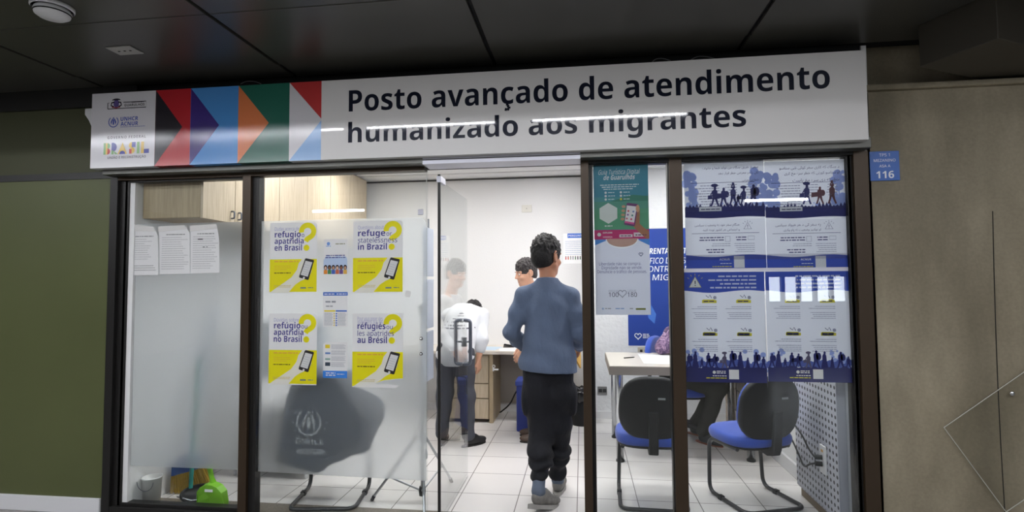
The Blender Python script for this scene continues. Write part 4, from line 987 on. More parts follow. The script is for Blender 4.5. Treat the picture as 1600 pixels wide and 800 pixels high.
for i, (pa, pb, pt, pbm) in enumerate(boxes):
    x0, x1 = q(pa, 500)[0], q(pb, 500)[0]; W = x1-x0; z1, z0 = q((pa+pb)/2, pt)[1], q((pa+pb)/2, pbm)[1]; H = z1-z0
    t = sheet('migration_poster', [(x0, z0), (x1, z0), (x1, z1), (x0, z1)], QY-0.001, PW, 'lower tall poster with blue header and walking silhouettes along its foot, %s' % ('nearer the bronze mullion' if i == 0 else 'nearer the perforated panel'), 'poster', 'Persian warning posters in the wide pane')
    yy = QY-0.001
    p = Print(yy); p.poly([(x0, z1), (x1, z1)]+wave(x1, x0, z1-H*0.185, H*0.012), BLU, 1)
    if i == 0: triangle_sign(p, x0+W*0.15, z1-H*0.105, H*0.055, ink(190, 180, 90), ink(236, 234, 226), DK)
    for k in range(4): p.words(x0+W*0.28, x0+W*0.9, z1-H*(0.055+0.034*k), H*0.014, ink(206, 212, 240), 2, k+i*9, 0.3, True)
    p.build('blue_header', t)
    p = Print(yy); rn = random.Random(11+i)
    for k, (a, b) in enumerate(((0.0, 0.22), (0.74, 1.0))): grove(p, x0+W*a, x0+W*b, z0+H*0.09, H*0.20, PB, 31+k+i*3)
    for u in np.linspace(0.03, 0.97, 26): p.disc(x0+W*u, z0+H*(0.14+0.04*rn.random()), W*0.045, ink(84, 100, 176), 2, n=8)
    pts = [(x0, z0), (x1, z0)]; n = 30
    for k in range(n+1): pts.append((x1-W*k/n, z0+H*(0.125+0.02*rn.random())))
    p.poly(pts, NAVY, 3)
    for u, hh, kd in ((0.05, 0.13, 3), (0.13, 0.15, 4), (0.21, 0.09, 5), (0.29, 0.14, 5), (0.37, 0.13, 1), (0.49, 0.13, 0), (0.58, 0.16, 3), (0.68, 0.15, 4), (0.77, 0.1, 4), (0.87, 0.15, 3), (0.96, 0.11, 5)): walker(p, x0+W*u, z0+H*0.125, H*hh, NAVY if u != 0.49 else ink(92, 88, 112), kd, 4)
    p.build('walking_people_picture', t)
    p = Print(yy); p.rect(x0+W*0.54, x0+W*0.66, z0+H*0.03, z0+H*0.115, W_, 5); p.disc(x0+W*0.36, z0+H*0.09, W*0.02, W_, 5); p.words(x0+W*0.39, x0+W*0.50, z0+H*0.095, H*0.008, W_, 5, 2, 0); p.words(x0+W*0.39, x0+W*0.50, z0+H*0.08, H*0.008, W_, 5, 3, 0); p.words(x0+W*0.34, x0+W*0.51, z0+H*0.055, H*0.007, W_, 5, 4, 0); p.words(x0+W*0.26, x0+W*0.51, z0+H*0.035, H*0.008, HI, 5, 5, 0); p.build('agency_footer', t)
    p = Print(yy)
    for (u, v) in ((0.30, 0.275), (0.72, 0.275), (0.30, 0.57), (0.72, 0.57)):
        p.words(x0+W*(u-0.06), x0+W*(u+0.10), z1-H*(v+0.012), H*0.03, HI, 2, 3, 0); p.rect(x0+W*(u-0.07), x0+W*(u+0.11), z1-H*(v+0.014), z1-H*(v-0.012), HI, 2)
        p.words(x0+W*(u-0.05), x0+W*(u+0.09), z1-H*(v+0.004), H*0.010, PT, 3, 5, 0)
        p.stroke(arc((0, 0, 0), 1, 0, 1)[:1] and [(x0+W*(u-0.02), z1-H*(v-0.055)), (x0+W*(u+0.01), z1-H*(v-0.035)), (x0+W*(u+0.03), z1-H*(v-0.06)), (x0+W*(u+0.05), z1-H*(v-0.03))], W*0.008, PT, 2)
        p.disc(x0+W*(u+0.09), z1-H*(v-0.035), W*0.022, PG, 2, n=12)
        for k in range(2): p.words(x0+W*(u-0.22), x0+W*(u+0.11), z1-H*(v+0.05+0.018*k), H*0.0055, PG, 2, k, 0.3, True)
        for k in range(4): p.words(x0+W*(u-0.20), x0+W*(u+0.11), z1-H*(v+0.105+0.017*k), H*0.0055, PG, 2, k+4, 0.2, True)
    p.build('small_print', t)
# strips of clear tape across the posters
m_tape = glass('clear_tape', (0.96, 0.96, 0.98), 0.10, 0.08)
for (a, b, c_, d, lab) in ((1066, 1327, 397, 405, 'wide clear tape strip across the blue footers of the middle posters'), (1066, 1327, 418.5, 424.5, 'white tape strip between the middle and lower posters'), (1194.5, 1198.5, 424, 606, 'narrow upright tape strip joining the two lower posters')):
    x0, z1 = q(a, c_); x1, z0 = q(b, d)
    zz = sorted((q((a+b)/2, c_)[1], q((a+b)/2, d)[1]))
    o = MB().prism([(x0, QY-0.0035, zz[0]), (x1, QY-0.0035, zz[0]), (x1, QY-0.0035, zz[1]), (x0, QY-0.0035, zz[1])], (0, -0.0004, 0), ink(228, 226, 236) if 'white' in lab else m_tape).build('tape_strip'); tag(o, lab, 'tape')

# --- blue number plaque on the concrete
yy = FY+0.014
q = px2(yy); (xa, za), (xb, zb) = q(1358.5, 237), q(1406.5, 281.5)
t = thing('number_plaque', 'blue plaque with white number 116 on the concrete wall', 'plaque', ((xa+xb)/2, yy, zb))
MB().box(xa, xb, yy, yy+0.006, zb, za, mat('plaque_blue', rgb(36, 92, 176), 0.35)).build('plate', t, bev=0.001)
p = Print(yy); W, H = xb-xa, za-zb; mw = mat('plaque_white', rgb(226, 230, 238), 0.4); cxm = (xa+xb)/2
for s_, v, wd in (('TPS 1', 0.82, 0.36), ('MEZANINO', 0.64, 0.74), ('ASA A', 0.45, 0.38)): p.text(s_, 0, zb+H*v, mw, width=W*wd, style='sans', center=cxm)
p.text('116', 0, zb+H*0.08, mw, width=W*0.60, style='bold', center=cxm); p.build('lettering', t)
# clear acrylic plate fixed askew on the concrete
yy = FY+0.008
qq = [aty(*c_, yy) for c_ in ((1475, 668), (1602, 580), (1690, 720), (1572, 800))]
t = thing('acrylic_plate', 'clear square acrylic plate fixed askew on the concrete wall with a screw', 'plate', (qq[3].x, yy, qq[3].z))
m_ac = glass('clear_acrylic', (0.96, 0.96, 0.95), 0.02, 0.25)
MB().prism([tuple(v_) for v_ in qq][::-1], (0, -0.006, 0), m_ac).build('sheet', t)
ed = MB()
for i in range(4): ed.tube([qq[i], qq[(i+1) % 4]], 0.0022, mat('acrylic_edge', rgb(196, 196, 186), 0.3), 6)
ed.build('polished_edge', t)
sp = aty(1582, 615, yy-0.008); MB().lathe([(0.0005, 0.004), (0.01, 0.003), (0.012, 0)], (0, 0, 0), m_chrome, 14, Matrix.Translation(sp) @ Matrix.Rotation(R(90), 4, 'X')).build('screw', t)

# --- things on the corridor ceiling
sd = atz(82, 16, CCEIL-0.02)
t = thing('smoke_detector', 'round white smoke detector on the dark corridor ceiling', 'smoke detector', (sd.x, sd.y, CCEIL))
r0 = 0.085
MB().lathe([(0.0, 0), (r0, 0), (r0, -0.012), (r0*0.94, -0.018), (r0*0.94, -0.018)], (sd.x, sd.y, CCEIL), m_base, 32).build('base', t)
MB().lathe([(r0*0.80, -0.017), (r0*0.86, -0.03), (r0*0.80, -0.045), (r0*0.62, -0.056), (0.001, -0.060)], (sd.x, sd.y, CCEIL), m_base, 32).build('cover', t)
MB().lathe([(r0*0.845, -0.034), (r0*0.855, -0.037), (r0*0.83, -0.040)], (sd.x, sd.y, CCEIL), m_gap, 32).build('vent_slot', t)
cp = atz(195, 78, CCEIL)
t = thing('ceiling_plate', 'small white rectangular blank plate on the dark corridor ceiling', 'plate', (cp.x, cp.y, CCEIL))
MB().box(cp.x-0.075, cp.x+0.075, cp.y-0.05, cp.y+0.05, CCEIL-0.006, CCEIL, mat('grey_plate', rgb(170, 170, 165), 0.5)).build('plate', t, bev=0.002)
for dx in (-0.035, 0, 0.035): MB().box(cp.x+dx-0.006, cp.x+dx+0.006, cp.y-0.004, cp.y+0.004, CCEIL-0.0075, CCEIL-0.006, m_gap).build('hole', t)
# dark sheet metal duct hanging below the ceiling by the concrete wall
dz = 2.56
f4 = [atz(1437, 105, dz), atz(1570, 133, dz), atz(1700, 96, dz), atz(1560, 60, dz)]
o = structure(MB().prism([(v_.x, v_.y, dz) for v_ in f4], (0, 0, CCEIL-dz), mat('dark_duct', rgb(58, 54, 46), 0.5)).build('trim_duct', bev=0.004))

# ================================================================== FURNITURE AND THINGS IN THE ROOM
m_blue = mat('royal_blue_upholstery', rgb(44, 78, 176), 0.85, sheen=0.3, bump=(260, 0.15))
m_blk = mat('black_plastic_shell', rgb(19, 21, 24), 0.5, spec=0.35, bump=(300, 0.08))
m_tubeb = mat('black_tube_frame', rgb(34, 36, 40), 0.3, spec=0.6)
m_oak = wood('pale_oak_laminate', rgb(184, 168, 143), rgb(203, 188, 165))
m_oakd = wood('oak_panel_side', rgb(168, 150, 122), rgb(186, 168, 138))
m_top = wood('pale_desk_top', rgb(206, 198, 186), rgb(220, 213, 202), (1.5, 20, 20), 0.3)
m_edge = mat('desk_edge_band', rgb(146, 136, 124), 0.5)
m_paper = mat('white_paper', rgb(236, 236, 236), 0.7)

def pillow(mb, c, w, d, h, m, ex=3.2, n=36, rings=7, axes=((1, 0, 0), (0, 1, 0), (0, 0, 1)), dome=0.0, taper=0.0):
    """rounded superellipse pad of size w x d x h; axes = width, depth, thickness"""
    u, v, w3 = [Vector(a) for a in axes]; c = Vector(c)
    prof = [(math.cos(t), math.sin(t)) for t in [(-math.pi/2+math.pi*i/(rings*2)) for i in range(rings*2+1)]]
    vs = []; 
    for (cr, sr) in prof:
        k = 1-(1-abs(cr)**0.5)*min(0.5*h/min(w, d)*2.2, 0.9) if abs(cr) > 1e-6 else 0.0
        k = max(k, 0) if abs(cr) > 1e-6 else 0.55
        for i in range(n):
            a = 2*math.pi*i/n; ca, sa = math.cos(a), math.sin(a)
            r = (abs(ca)**ex+abs(sa)**ex)**(-1/ex)
            x, y = r*ca*w/2*k, r*sa*d/2*k
            x *= 1+taper*(y/d)
            z = sr*h/2 + dome*((x/(w/2))**2+0.4*(y/(d/2))**2)
            vs.append(c+u*x+v*y+w3*z)
    fs = [(i*n+k, i*n+(k+1) % n, (i+1)*n+(k+1) % n, (i+1)*n+k) for i in range(len(prof)-1) for k in range(n)]
    fs.append(tuple(range(n-1, -1, -1))); L = (len(prof)-1)*n; fs.append(tuple(range(L, L+n)))
    return mb.add(vs, fs, m, True)

def visitor_chair(label, loc, rz):
    """cantilever chair at the origin, looking along +y; the back rest is at -y"""
    t = thing('visitor_chair', label, 'chair', (0, 0, 0), 'blue cantilever visitor chairs')
    pillow(MB(), (0, 0.02, 0.43), 0.47, 0.45, 0.075, m_blue, dome=-0.006).build('seat_cushion', t)
    pillow(MB(), (0, 0.02, 0.398), 0.455, 0.435, 0.035, m_blk).build('seat_pan', t)
    tilt = R(8); ax = ((1, 0, 0), (0, -math.sin(tilt), math.cos(tilt)), (0, -math.cos(tilt), -math.sin(tilt)))
    pillow(MB(), (0, -0.215, 0.645), 0.43, 0.42, 0.05, m_blk, ex=2.7, axes=ax, dome=-0.03, taper=-0.10).build('back_shell', t)
    pillow(MB(), (0, -0.178, 0.645), 0.40, 0.39, 0.05, m_blue, ex=2.7, axes=ax, dome=-0.03, taper=-0.10).build('back_cushion', t)
    b = MB(); b.prism([(-0.030, 0.0, 0.372), (-0.030, -0.19, 0.345), (-0.030, -0.245, 0.36), (-0.030, -0.262, 0.40), (-0.030, -0.285, 0.64), (-0.030, -0.262, 0.64), (-0.030, -0.235, 0.42), (-0.030, -0.19, 0.385), (-0.030, 0.0, 0.40)], (0.06, 0, 0), m_blk)
    b.build('back_bracket', t, bev=0.006)
    MB().box(0.03, 0.075, -0.2745, -0.272, 0.715, 0.728, mat('silver_tag', rgb(170, 172, 174), 0.4, metal=0.5), None).build('maker_tag', t)
    r = 0.0135
    pts = rounded([(-0.19, -0.12, 0.375), (-0.20, 0.185, 0.375), (-0.212, 0.175, r), (-0.212, -0.235, r), (0.212, -0.235, r), (0.212, 0.175, r), (0.20, 0.185, 0.375), (0.19, -0.12, 0.375)], 0.07, 8)
    MB().tube(pts, r, m_tubeb, 12).build('tube_frame', t)
    for s in (-1, 1):
        MB().box(s*0.212-0.016, s*0.212+0.016, 0.02, 0.06, 0.0, 0.03, m_blk).build('floor_glide', t, bev=0.003)
    t.location = loc; t.rotation_euler = (0, 0, rz)
    return t
ch1 = visitor_chair('blue visitor chair before the desk, by the narrow poster pane', (0.448, 3.84, 0), R(-2))
ch2 = copy_tree(ch1); ch2.location = (1.12, 3.90, 0); ch2.rotation_euler = (0, 0, R(20)); ch2['label'] = 'blue visitor chair turned beside the perforated panel'
ch3 = copy_tree(ch1); ch3.location = (-1.72, 3.62, 0); ch3.rotation_euler = (0, 0, R(8)); ch3['label'] = 'blue visitor chair behind the frosted pane with a vest over its back'

# vest hung over the back of the third chair
def rotm(rz): return np.array(Matrix.Rotation(rz, 3, 'Z'))
m_vest = mat('slate_blue_vest', rgb(60, 74, 98), 0.85, bump=(40, 0.3))
vt = thing('vest', 'dark blue vest with white agency emblem hung over the chair behind the frosted pane', 'vest', (-1.625, 3.322, 0.305))
f = Field((-0.45, -0.25, -0.1), (0.5, 0.3, 0.75), 0.009)
fl = lambda X, Y, Z, t_: 0.007*np.sin(34*X+3*np.sin(9*Z))*np.clip((0.5-Z)/0.3, 0.15, 1)
f.ell((-0.03, 0.0, 0.34), (0.25, 0.085, 0.30), 0.05, fl=fl).ell((-0.09, -0.015, 0.16), (0.20, 0.085, 0.19), 0.05, fl=fl).ell((0.12, 0.02, 0.22), (0.20, 0.07, 0.16), 0.06, fl=fl).ell((0.2, 0.03, 0.34), (0.18, 0.06, 0.14), 0.06, fl=fl)
f.ell((0.0, 0.02, 0.55), (0.2, 0.10, 0.08), 0.05)
f.half((0, -0.0735, 0), (0, -1, 0))
vb = f.mesh('vest_body', m_vest, vt)
def wrap(part, target, origin_y, eps=0.0015):
    """lay flat print (x, z) onto a body, seen along +y, in the body's own frame"""
    me = target.data; bv = BVHTree.FromPolygons([v_.co.copy() for v_ in me.vertices], [tuple(p_.vertices) for p_ in me.polygons])
    out = []; last = origin_y
    for v_ in part.v:
        h_ = bv.ray_cast(Vector((v_[0], -1.5, v_[2])), Vector((0, 1, 0)))
        if h_[0] is not None: last = h_[0].y
        out.append((v_[0], last-eps+(v_[1]-part.y), v_[2]))
    part.v = out; return part
mw_ = mat('print_white', rgb(246, 247, 248), 0.6)
p = Print(0); ec = aty(484, 668, 3.26)-Vector(vt.location); unhcr(p, ec.x, ec.z+0.035, 0.085, mw_)
a = aty(464, 693, 3.26)-Vector(vt.location); b = aty(508, 693, 3.26)-Vector(vt.location)
p.text('UNHCR', a.x, a.z, mw_, width=b.x-a.x, style='bold'); p.text('ACNUR', a.x, a.z-0.062, mw_, width=b.x-a.x, style='bold')
o = wrap(p, vb, -0.08).build('emblem'); o.parent = vt

# the desk with chrome legs
t = thing('desk', 'pale desk with chrome tube legs behind the two blue visitor chairs', 'desk', (0.9, 4.9, 0))
dxa, dxb, dya, dyb, dz1, dz0 = 0.215, 1.40, 4.5, 5.36, 0.785, 0.712
MB().box(dxa, dxb, dya, dyb, dz0+0.006, dz1, m_top).build('desk_top', t, bev=0.004)
e = MB(); e.box(dxa-0.002, dxb, dya-0.004, dya, dz0, dz1-0.006, m_edge); e.box(dxa-0.004, dxa, dya-0.004, dyb, dz0, dz1-0.006, m_edge); e.build('edge_band', t)
for x, y in ((0.292, 4.585), (1.345, 4.70), (0.292, 5.27), (1.345, 5.27)):
    l = MB().lathe([(0.0005, 0.02), (0.03, 0.02), (0.03, dz0+0.006)], (x, y, 0), m_chrome, 20).build('leg', t)
    MB().lathe([(0.0005, 0.0), (0.034, 0.0), (0.034, 0.016), (0.03, 0.02)], (x, y, 0), m_blk, 20).build('foot', l)
pz = dz1+0.001
o = MB().prism([(0.50, 4.62, pz), (0.92, 4.60, pz), (0.93, 5.2, pz), (0.51, 5.22, pz)], (0, 0, 0.002), m_paper).build('paper_sheet'); tag(o, 'white paper lying on the pale desk with chrome legs', 'paper')
t = thing('pen', 'thin dark pen lying on the pale desk', 'pen', (0.42, 4.95, pz))
MB().tube([(0.36, 4.93, pz+0.004), (0.45, 4.98, pz+0.004)], 0.0045, m_gap, 8).build('barrel', t); MB().tube([(0.45, 4.98, pz+0.004), (0.462, 4.987, pz+0.004)], [0.004, 0.001], m_chrome, 8).build('tip', t)

# long desk along the back wall with a drawer pedestal and side panel
t = thing('long_desk', 'long pale desk along the back wall with its grey back panel', 'desk', (-1.1, 5.9, 0))
lx0, lx1, ly0, lz1 = -2.3, -0.14, 5.62, 0.75
MB().box(lx0, lx1, ly0, BACK-0.002, lz1-0.035, lz1, m_top).build('desk_top', t, bev=0.004)
MB().box(-0.975, -0.935, ly0+0.04, BACK-0.002, 0, lz1-0.035, m_oakd).build('side_panel', t, bev=0.002)
MB().box(-0.215, -0.175, ly0+0.04, BACK-0.002, 0, lz1-0.035, m_oakd).build('side_panel', t, bev=0.002)
MB().box(-0.935, -0.215, BACK-0.03, BACK-0.012, 0.10, lz1-0.035, mat('grey_modesty_panel', rgb(176, 170, 162), 0.6)).build('back_panel', t)
t = thing('drawer_pedestal', 'pale oak drawer pedestal under the long desk beside the person in white', 'drawer unit', (-1.2, 5.85, 0))
MB().box(-1.42, -0.98, ly0+0.07, BACK-0.04, 0.035, lz1-0.04, m_oakd).build('body', t, bev=0.002)
for z0, z1 in ((0.04, 0.245), (0.255, 0.40), (0.41, 0.70)):
    MB().box(-1.425, -0.985, ly0+0.048, ly0+0.069, z0, z1, m_oak).build('drawer', t, bev=0.003)
kz = atz(800, 575, 0); kp = aty(772, 575, ly0+0.05)
t = thing('key_ring', 'white keys hanging at the edge of the drawer pedestal', 'keys', (kp.x, ly0+0.03, kp.z))
MB().tube(arc((kp.x, ly0+0.03, kp.z+0.02), 0.014, 0, 350, 14), 0.003, m_base, 6).build('ring', t); MB().box(kp.x-0.01, kp.x+0.05, ly0+0.024, ly0+0.034, kp.z-0.02, kp.z-0.004, m_base).build('key', t, bev=0.003); MB().box(kp.x-0.012, kp.x+0.004, ly0+0.024, ly0+0.036, kp.z-0.03, kp.z+0.012, m_base).build('tag', t, bev=0.003)
for i, (x, y, rz, lab) in enumerate(((-0.78, 5.78, 0.2, 'loose white paper on the long desk, beside the standing man'), (-1.0, 5.85, -0.15, 'pale blue sheet on the long desk near the door glass'), (-0.5, 5.8, 0.1, 'white form on the long desk behind the walking man'))):
    Mx = Matrix.Translation((x, y, lz1+0.0008*(i+1))) @ Matrix.Rotation(rz, 4, 'Z')
    o = MB().box(-0.105, 0.105, -0.148, 0.148, 0, 0.0012, ink(206, 222, 234) if i == 1 else m_paper, Mx).build('paper_sheet'); tag(o, lab, 'paper', 'papers on the long desk')
pz = aty(795, 539, 5.95)
t = thing('stapler', 'small dark stapler lying among papers on the long desk', 'stapler', (pz.x, 5.95, lz1))
MB().box(pz.x-0.06, pz.x+0.06, 5.935, 5.965, lz1+0.001, lz1+0.012, m_blk).build('base', t, bev=0.002); MB().prism([(pz.x-0.06, 5.937, lz1+0.018), (pz.x+0.06, 5.937, lz1+0.012), (pz.x+0.06, 5.937, lz1+0.024), (pz.x-0.05, 5.937, lz1+0.042)], (0, 0.026, 0), m_blk).build('arm', t, bev=0.003)
# black cable looping over the floor under the long desk
t = thing('floor_cable', 'black cable sagging from the blue cooler bag to the back wall', 'cable', (-0.8, 5.9, 0))
MB().tube(rounded([aty(822, 592, 5.45)+Vector((0, 0, 0)), aty(817, 600, 5.6), aty(806, 612, 5.78), aty(797, 632, 5.95), aty(781, 645, 6.1), Vector((-1.0, 6.12, 0.02))], 0.1), 0.008, m_blk, 8).build('cord', t)
# blue cooler bag
m_bag = mat('blue_bag_fabric', rgb(46, 62, 140), 0.6, bump=(60, 0.2))
t = thing('cooler_bag', 'tall blue box-shaped bag standing on the floor behind the walking man', 'bag', (-0.53, 5.5, 0))
MB().box(-0.655, -0.36, 5.36, 5.6, 0.0, 0.46, m_bag, None).build('body', t, bev=0.015)
MB().box(-0.665, -0.35, 5.35, 5.61, 0.445, 0.50, mat('blue_bag_lid', rgb(58, 76, 158), 0.5)).build('lid', t, bev=0.012)
MB().tube(rounded([(-0.58, 5.345, 0.36), (-0.58, 5.33, 0.54), (-0.46, 5.33, 0.54), (-0.46, 5.345, 0.36)], 0.05), 0.008, m_blk, 8).build('carry_strap', t)
# black waste bin with liner
b0 = Vector((-0.02, 5.72, 0))
t = thing('waste_bin', 'black waste bin with a black liner by the white wall, beside the bronze door jamb', 'bin', b0)
MB().lathe([(0.0005, 0.0), (0.10, 0.0), (0.125, 0.34), (0.12, 0.34), (0.10, 0.02), (0.0005, 0.02)], b0, m_blk, 28).build('body', t)
c = MB(); n = 40
vs = []
for j, (r_, z) in enumerate(((0.128, 0.25), (0.134, 0.34), (0.128, 0.365), (0.116, 0.33), (0.10, 0.20))):
    for k in range(n): a_ = 2*math.pi*k/n; q_ = r_+0.004*math.sin(k*2.7+j); vs.append((b0.x+q_*math.cos(a_), b0.y+q_*math.sin(a_), z+0.01*math.sin(k*1.9+j)))
c.add(vs, [(i*n+k, i*n+(k+1) % n, (i+1)*n+(k+1) % n, (i+1)*n+k) for i in range(4) for k in range(n)], mat('black_bin_liner', rgb(20, 20, 22), 0.25, spec=0.7), True); c.build('liner', t)
# wall sockets and plates
def plate(name, lab, px, py, y, w_, h_, m_, holes=()):
    p_ = aty(px, py, y); t_ = thing(name, lab, 'wall plate', (p_.x, y, p_.z-h_/2))
    MB().box(p_.x-w_/2, p_.x+w_/2, y-0.009, y, p_.z-h_/2, p_.z+h_/2, m_).build('plate', t_, bev=0.002)
    for hx, hz, hw in holes: MB().box(p_.x+hx-hw, p_.x+hx+hw, y-0.016, y-0.009, p_.z+hz-hw, p_.z+hz+hw, m_blk).build('socket', t_, bev=0.002)
    return t_
plate('switch_plate', 'cream blank plate high on the white back wall', 823, 326, BACK, 0.115, 0.085, mat('cream_plate', rgb(214, 212, 204), 0.5), ((0, 0, 0.004),))
plate('wall_socket', 'grey double socket with dark plugs low on the rough wall beside the desk', 941, 610, BACKR, 0.10, 0.085, mat('grey_socket', rgb(120, 120, 120), 0.5), ((-0.02, 0, 0.018), (0.024, 0, 0.018)))
plate('wall_socket', 'beige double socket under the blue banner above the desk', 1005, 548, BACKR, 0.115, 0.075, mat('beige_socket', rgb(190, 184, 170), 0.5), ((-0.022, 0, 0.013), (0.026, 0, 0.013)))
# notice on the back wall behind the walking man
NB = BACK-0.004; q = px2(NB)
x0, x1, z0, z1 = rp(880, 365, 918, 412); 
(x0, z1), (x1, z0) = q(880, 365), q(918, 411.5); W, H = x1-x0, z1-z0
t = sheet('wall_notice', [(x0, z0), (x1, z0), (x1, z1), (x0, z1)], NB, ink(236, 238, 242, paper=False), 'white notice with a blue heading bar and drawn people on the back wall', 'notice')
p = Print(NB); p.rect(x0+W*0.18, x1, z1-H*0.15, z1, ink(66, 112, 200, paper=False), 1); p.text('PERGUNTAS', x0+W*0.22, z1-H*0.11, W_, width=W*0.7, style='bold', layer=2); p.build('heading_bar', t)
p = Print(NB)
for k in range(8): p.words(x0+W*0.08, x0+W*0.95, z1-H*(0.27+0.062*k), H*0.014, ink(150, 166, 200, paper=False), 2, k, 0.2)
p.build('small_print', t)
p = Print(NB)
for k in range(9): cc = [(176, 60, 60), (186, 80, 60), (150, 150, 150), (140, 140, 150), (80, 120, 80), (60, 60, 70), (70, 100, 70), (90, 90, 110), (70, 70, 140)][k]; xx = x0+W*(0.1+0.1*k); p.rect(xx-W*0.022, xx+W*0.022, z0+H*0.13, z0+H*0.22, ink(*cc, paper=False), 2); p.disc(xx, z0+H*0.235, W*0.02, ink(90, 64, 54, paper=False), 3, n=8)
p.build('people_picture', t)
# blue banner behind the desk
NB = BACKR-0.004; q = px2(NB); (x0, z1), (x1, z0) = q(979, 358), q(1112, 541); W, H = x1-x0, z1-z0
t = sheet('campaign_banner', [(x0, z0), (x1, z0), (x1, z1), (x0, z1)], NB, ink(34, 62, 142, paper=False), 'dark blue campaign banner with white lettering on the wall behind the desk', 'banner')
p = Print(NB); p.rect(x0-0.01, x1+0.01, z0-0.012, z0, W_, 1); p.rect(x0-0.005, x1+0.005, z1, z1+0.025, W_, 1); p.build('white_border', t)
p = Print(NB); wl = ink(232, 236, 244, paper=False)
for s_, py, px_, pw in (('ENFRENTAMENTO AO', 397, 997, 1096), ('TRÁFICO DE PESSOAS', 412, 997, 1096), ('E CONTRABANDO', 425, 995, 1096), ('DE MIGRANTES', 438, 998, 1096)):
    a, b = q(px_, py), q(pw, py); p.text(s_, a[0], a[1], wl, width=b[0]-a[0], size=0.085, style='bold' if py == 397 else 'sans', shear=0.12)
p.build('lettering', t)
p = Print(NB); hx, hz_ = q(997, 525); p.stroke(heart(hx, hz_, 0.035), 0.008, wl, 2, close=True); 
for k in range(3): p.words(hx+0.05, hx+0.12, hz_+0.015-0.018*k, 0.008, wl, 2, k, 0)
p.build('heart_logo', t)
p = Print(NB); (a, b) = q(1018, 500); p.poly([(a-0.05, b+0.12), (a+0.0, b+0.16), (a+0.05, b+0.06), (a+0.03, b-0.04), (a-0.03, b+0.02)], ink(66, 110, 190, paper=False), 1); p.build('blue_pattern', t)

# perforated steel box on the side wall
def perf_mat():
    m, nt, b_, out = new_mat('perforated_steel')
    tc = nt.nodes.new('ShaderNodeTexCoord'); sp_ = nt.nodes.new('ShaderNodeSeparateXYZ'); nt.links.new(tc.outputs['Object'], sp_.inputs[0])
    def mth(op, a_, bb=None):
        n_ = nt.nodes.new('ShaderNodeMath'); n_.operation = op
        for i_, v_ in enumerate((a_, bb)):
            if v_ is None: continue
            if isinstance(v_, (int, float)): n_.inputs[i_].default_value = v_
            else: nt.links.new(v_, n_.inputs[i_])
        return n_.outputs[0]
    S = 1/0.043
    fy = mth('SUBTRACT', mth('FRACT', mth('MULTIPLY', sp_.outputs[1], S)), 0.5); fz = mth('SUBTRACT', mth('FRACT', mth('MULTIPLY', sp_.outputs[2], S)), 0.5)
    r_ = mth('ADD', mth('MULTIPLY', fy, fy), mth('MULTIPLY', fz, fz)); hole = mth('LESS_THAN', r_, 0.066)
    mx = nt.nodes.new('ShaderNodeMix'); mx.data_type = 'RGBA'; mx.inputs[6].default_value = (*rgb(176, 178, 188), 1); mx.inputs[7].default_value = (*rgb(22, 22, 26), 1)
    nt.links.new(hole, mx.inputs[0]); nt.links.new(mx.outputs[2], b_.inputs['Base Color']); b_.inputs['Roughness'].default_value = 0.45
    return m
t = thing('perforated_panel', 'grey perforated steel box against the side wall beside the turned chair', 'panel', (1.5, 3.7, 0.0))
MB().box(1.452, 1.456, 3.40, 4.03, 0.07, 1.5, perf_mat()).build('perforated_sheet', t)
c = MB(); c.box(1.456, RX1-0.002, 3.40, 4.03, 0.06, 1.51, mat('grey_steel', rgb(166, 168, 178), 0.45)); c.build('casing', t, bev=0.004)
MB().box(1.47, RX1-0.022, 3.42, 4.01, 0, 0.06, mat('brown_plinth', rgb(120, 104, 82), 0.6)).build('plinth', t)
MB().box(1.50, RX1-0.002, 3.285, 3.398, 0.0, 1.7, mat('grey_trunking', rgb(150, 154, 160), 0.5)).build('side_trunking', t, bev=0.004)
sp = atx(1288, 718, 1.452)
t = thing('panel_socket', 'white socket plate with two black plugs on the perforated panel', 'socket', (1.452, sp.y, sp.z-0.07))
pl = MB().box(1.440, 1.4515, sp.y-0.04, sp.y+0.04, sp.z-0.085, sp.z+0.085, m_base).build('plate', t, bev=0.003)
MB().box(1.439, 1.440, sp.y-0.014, sp.y+0.014, sp.z+0.045, sp.z+0.06, mat('orange_label', rgb(200, 150, 70), 0.5)).build('orange_label', t)
for dz_ in (0.012, -0.028):
    MB().tube([(1.44, sp.y, sp.z+dz_), (1.40, sp.y+0.01, sp.z+dz_)], 0.015, m_blk, 10).build('plug', t)
t = thing('power_cable', 'black power cable running from the perforated panel towards the turned chair', 'cable', (1.3, sp.y, 0.3))
MB().tube(rounded([(1.40, sp.y+0.01, sp.z+0.012), (1.392, 3.66, sp.z+0.04), (1.39, 3.75, sp.z+0.10), (1.395, 4.0, sp.z+0.16)], 0.05), 0.006, m_blk, 8).build('cord', t)
t = thing('power_cable', 'black power cable looping down from the perforated panel plug behind the turned chair', 'cable', (1.3, sp.y, 0.2))
MB().tube(rounded([(1.40, sp.y+0.01, sp.z-0.028), (1.392, 3.65, sp.z-0.05), (1.388, 3.73, sp.z-0.10), (1.39, 3.85, sp.z-0.02), (1.395, 4.3, sp.z+0.2)], 0.05), 0.006, m_blk, 8).build('cord', t)

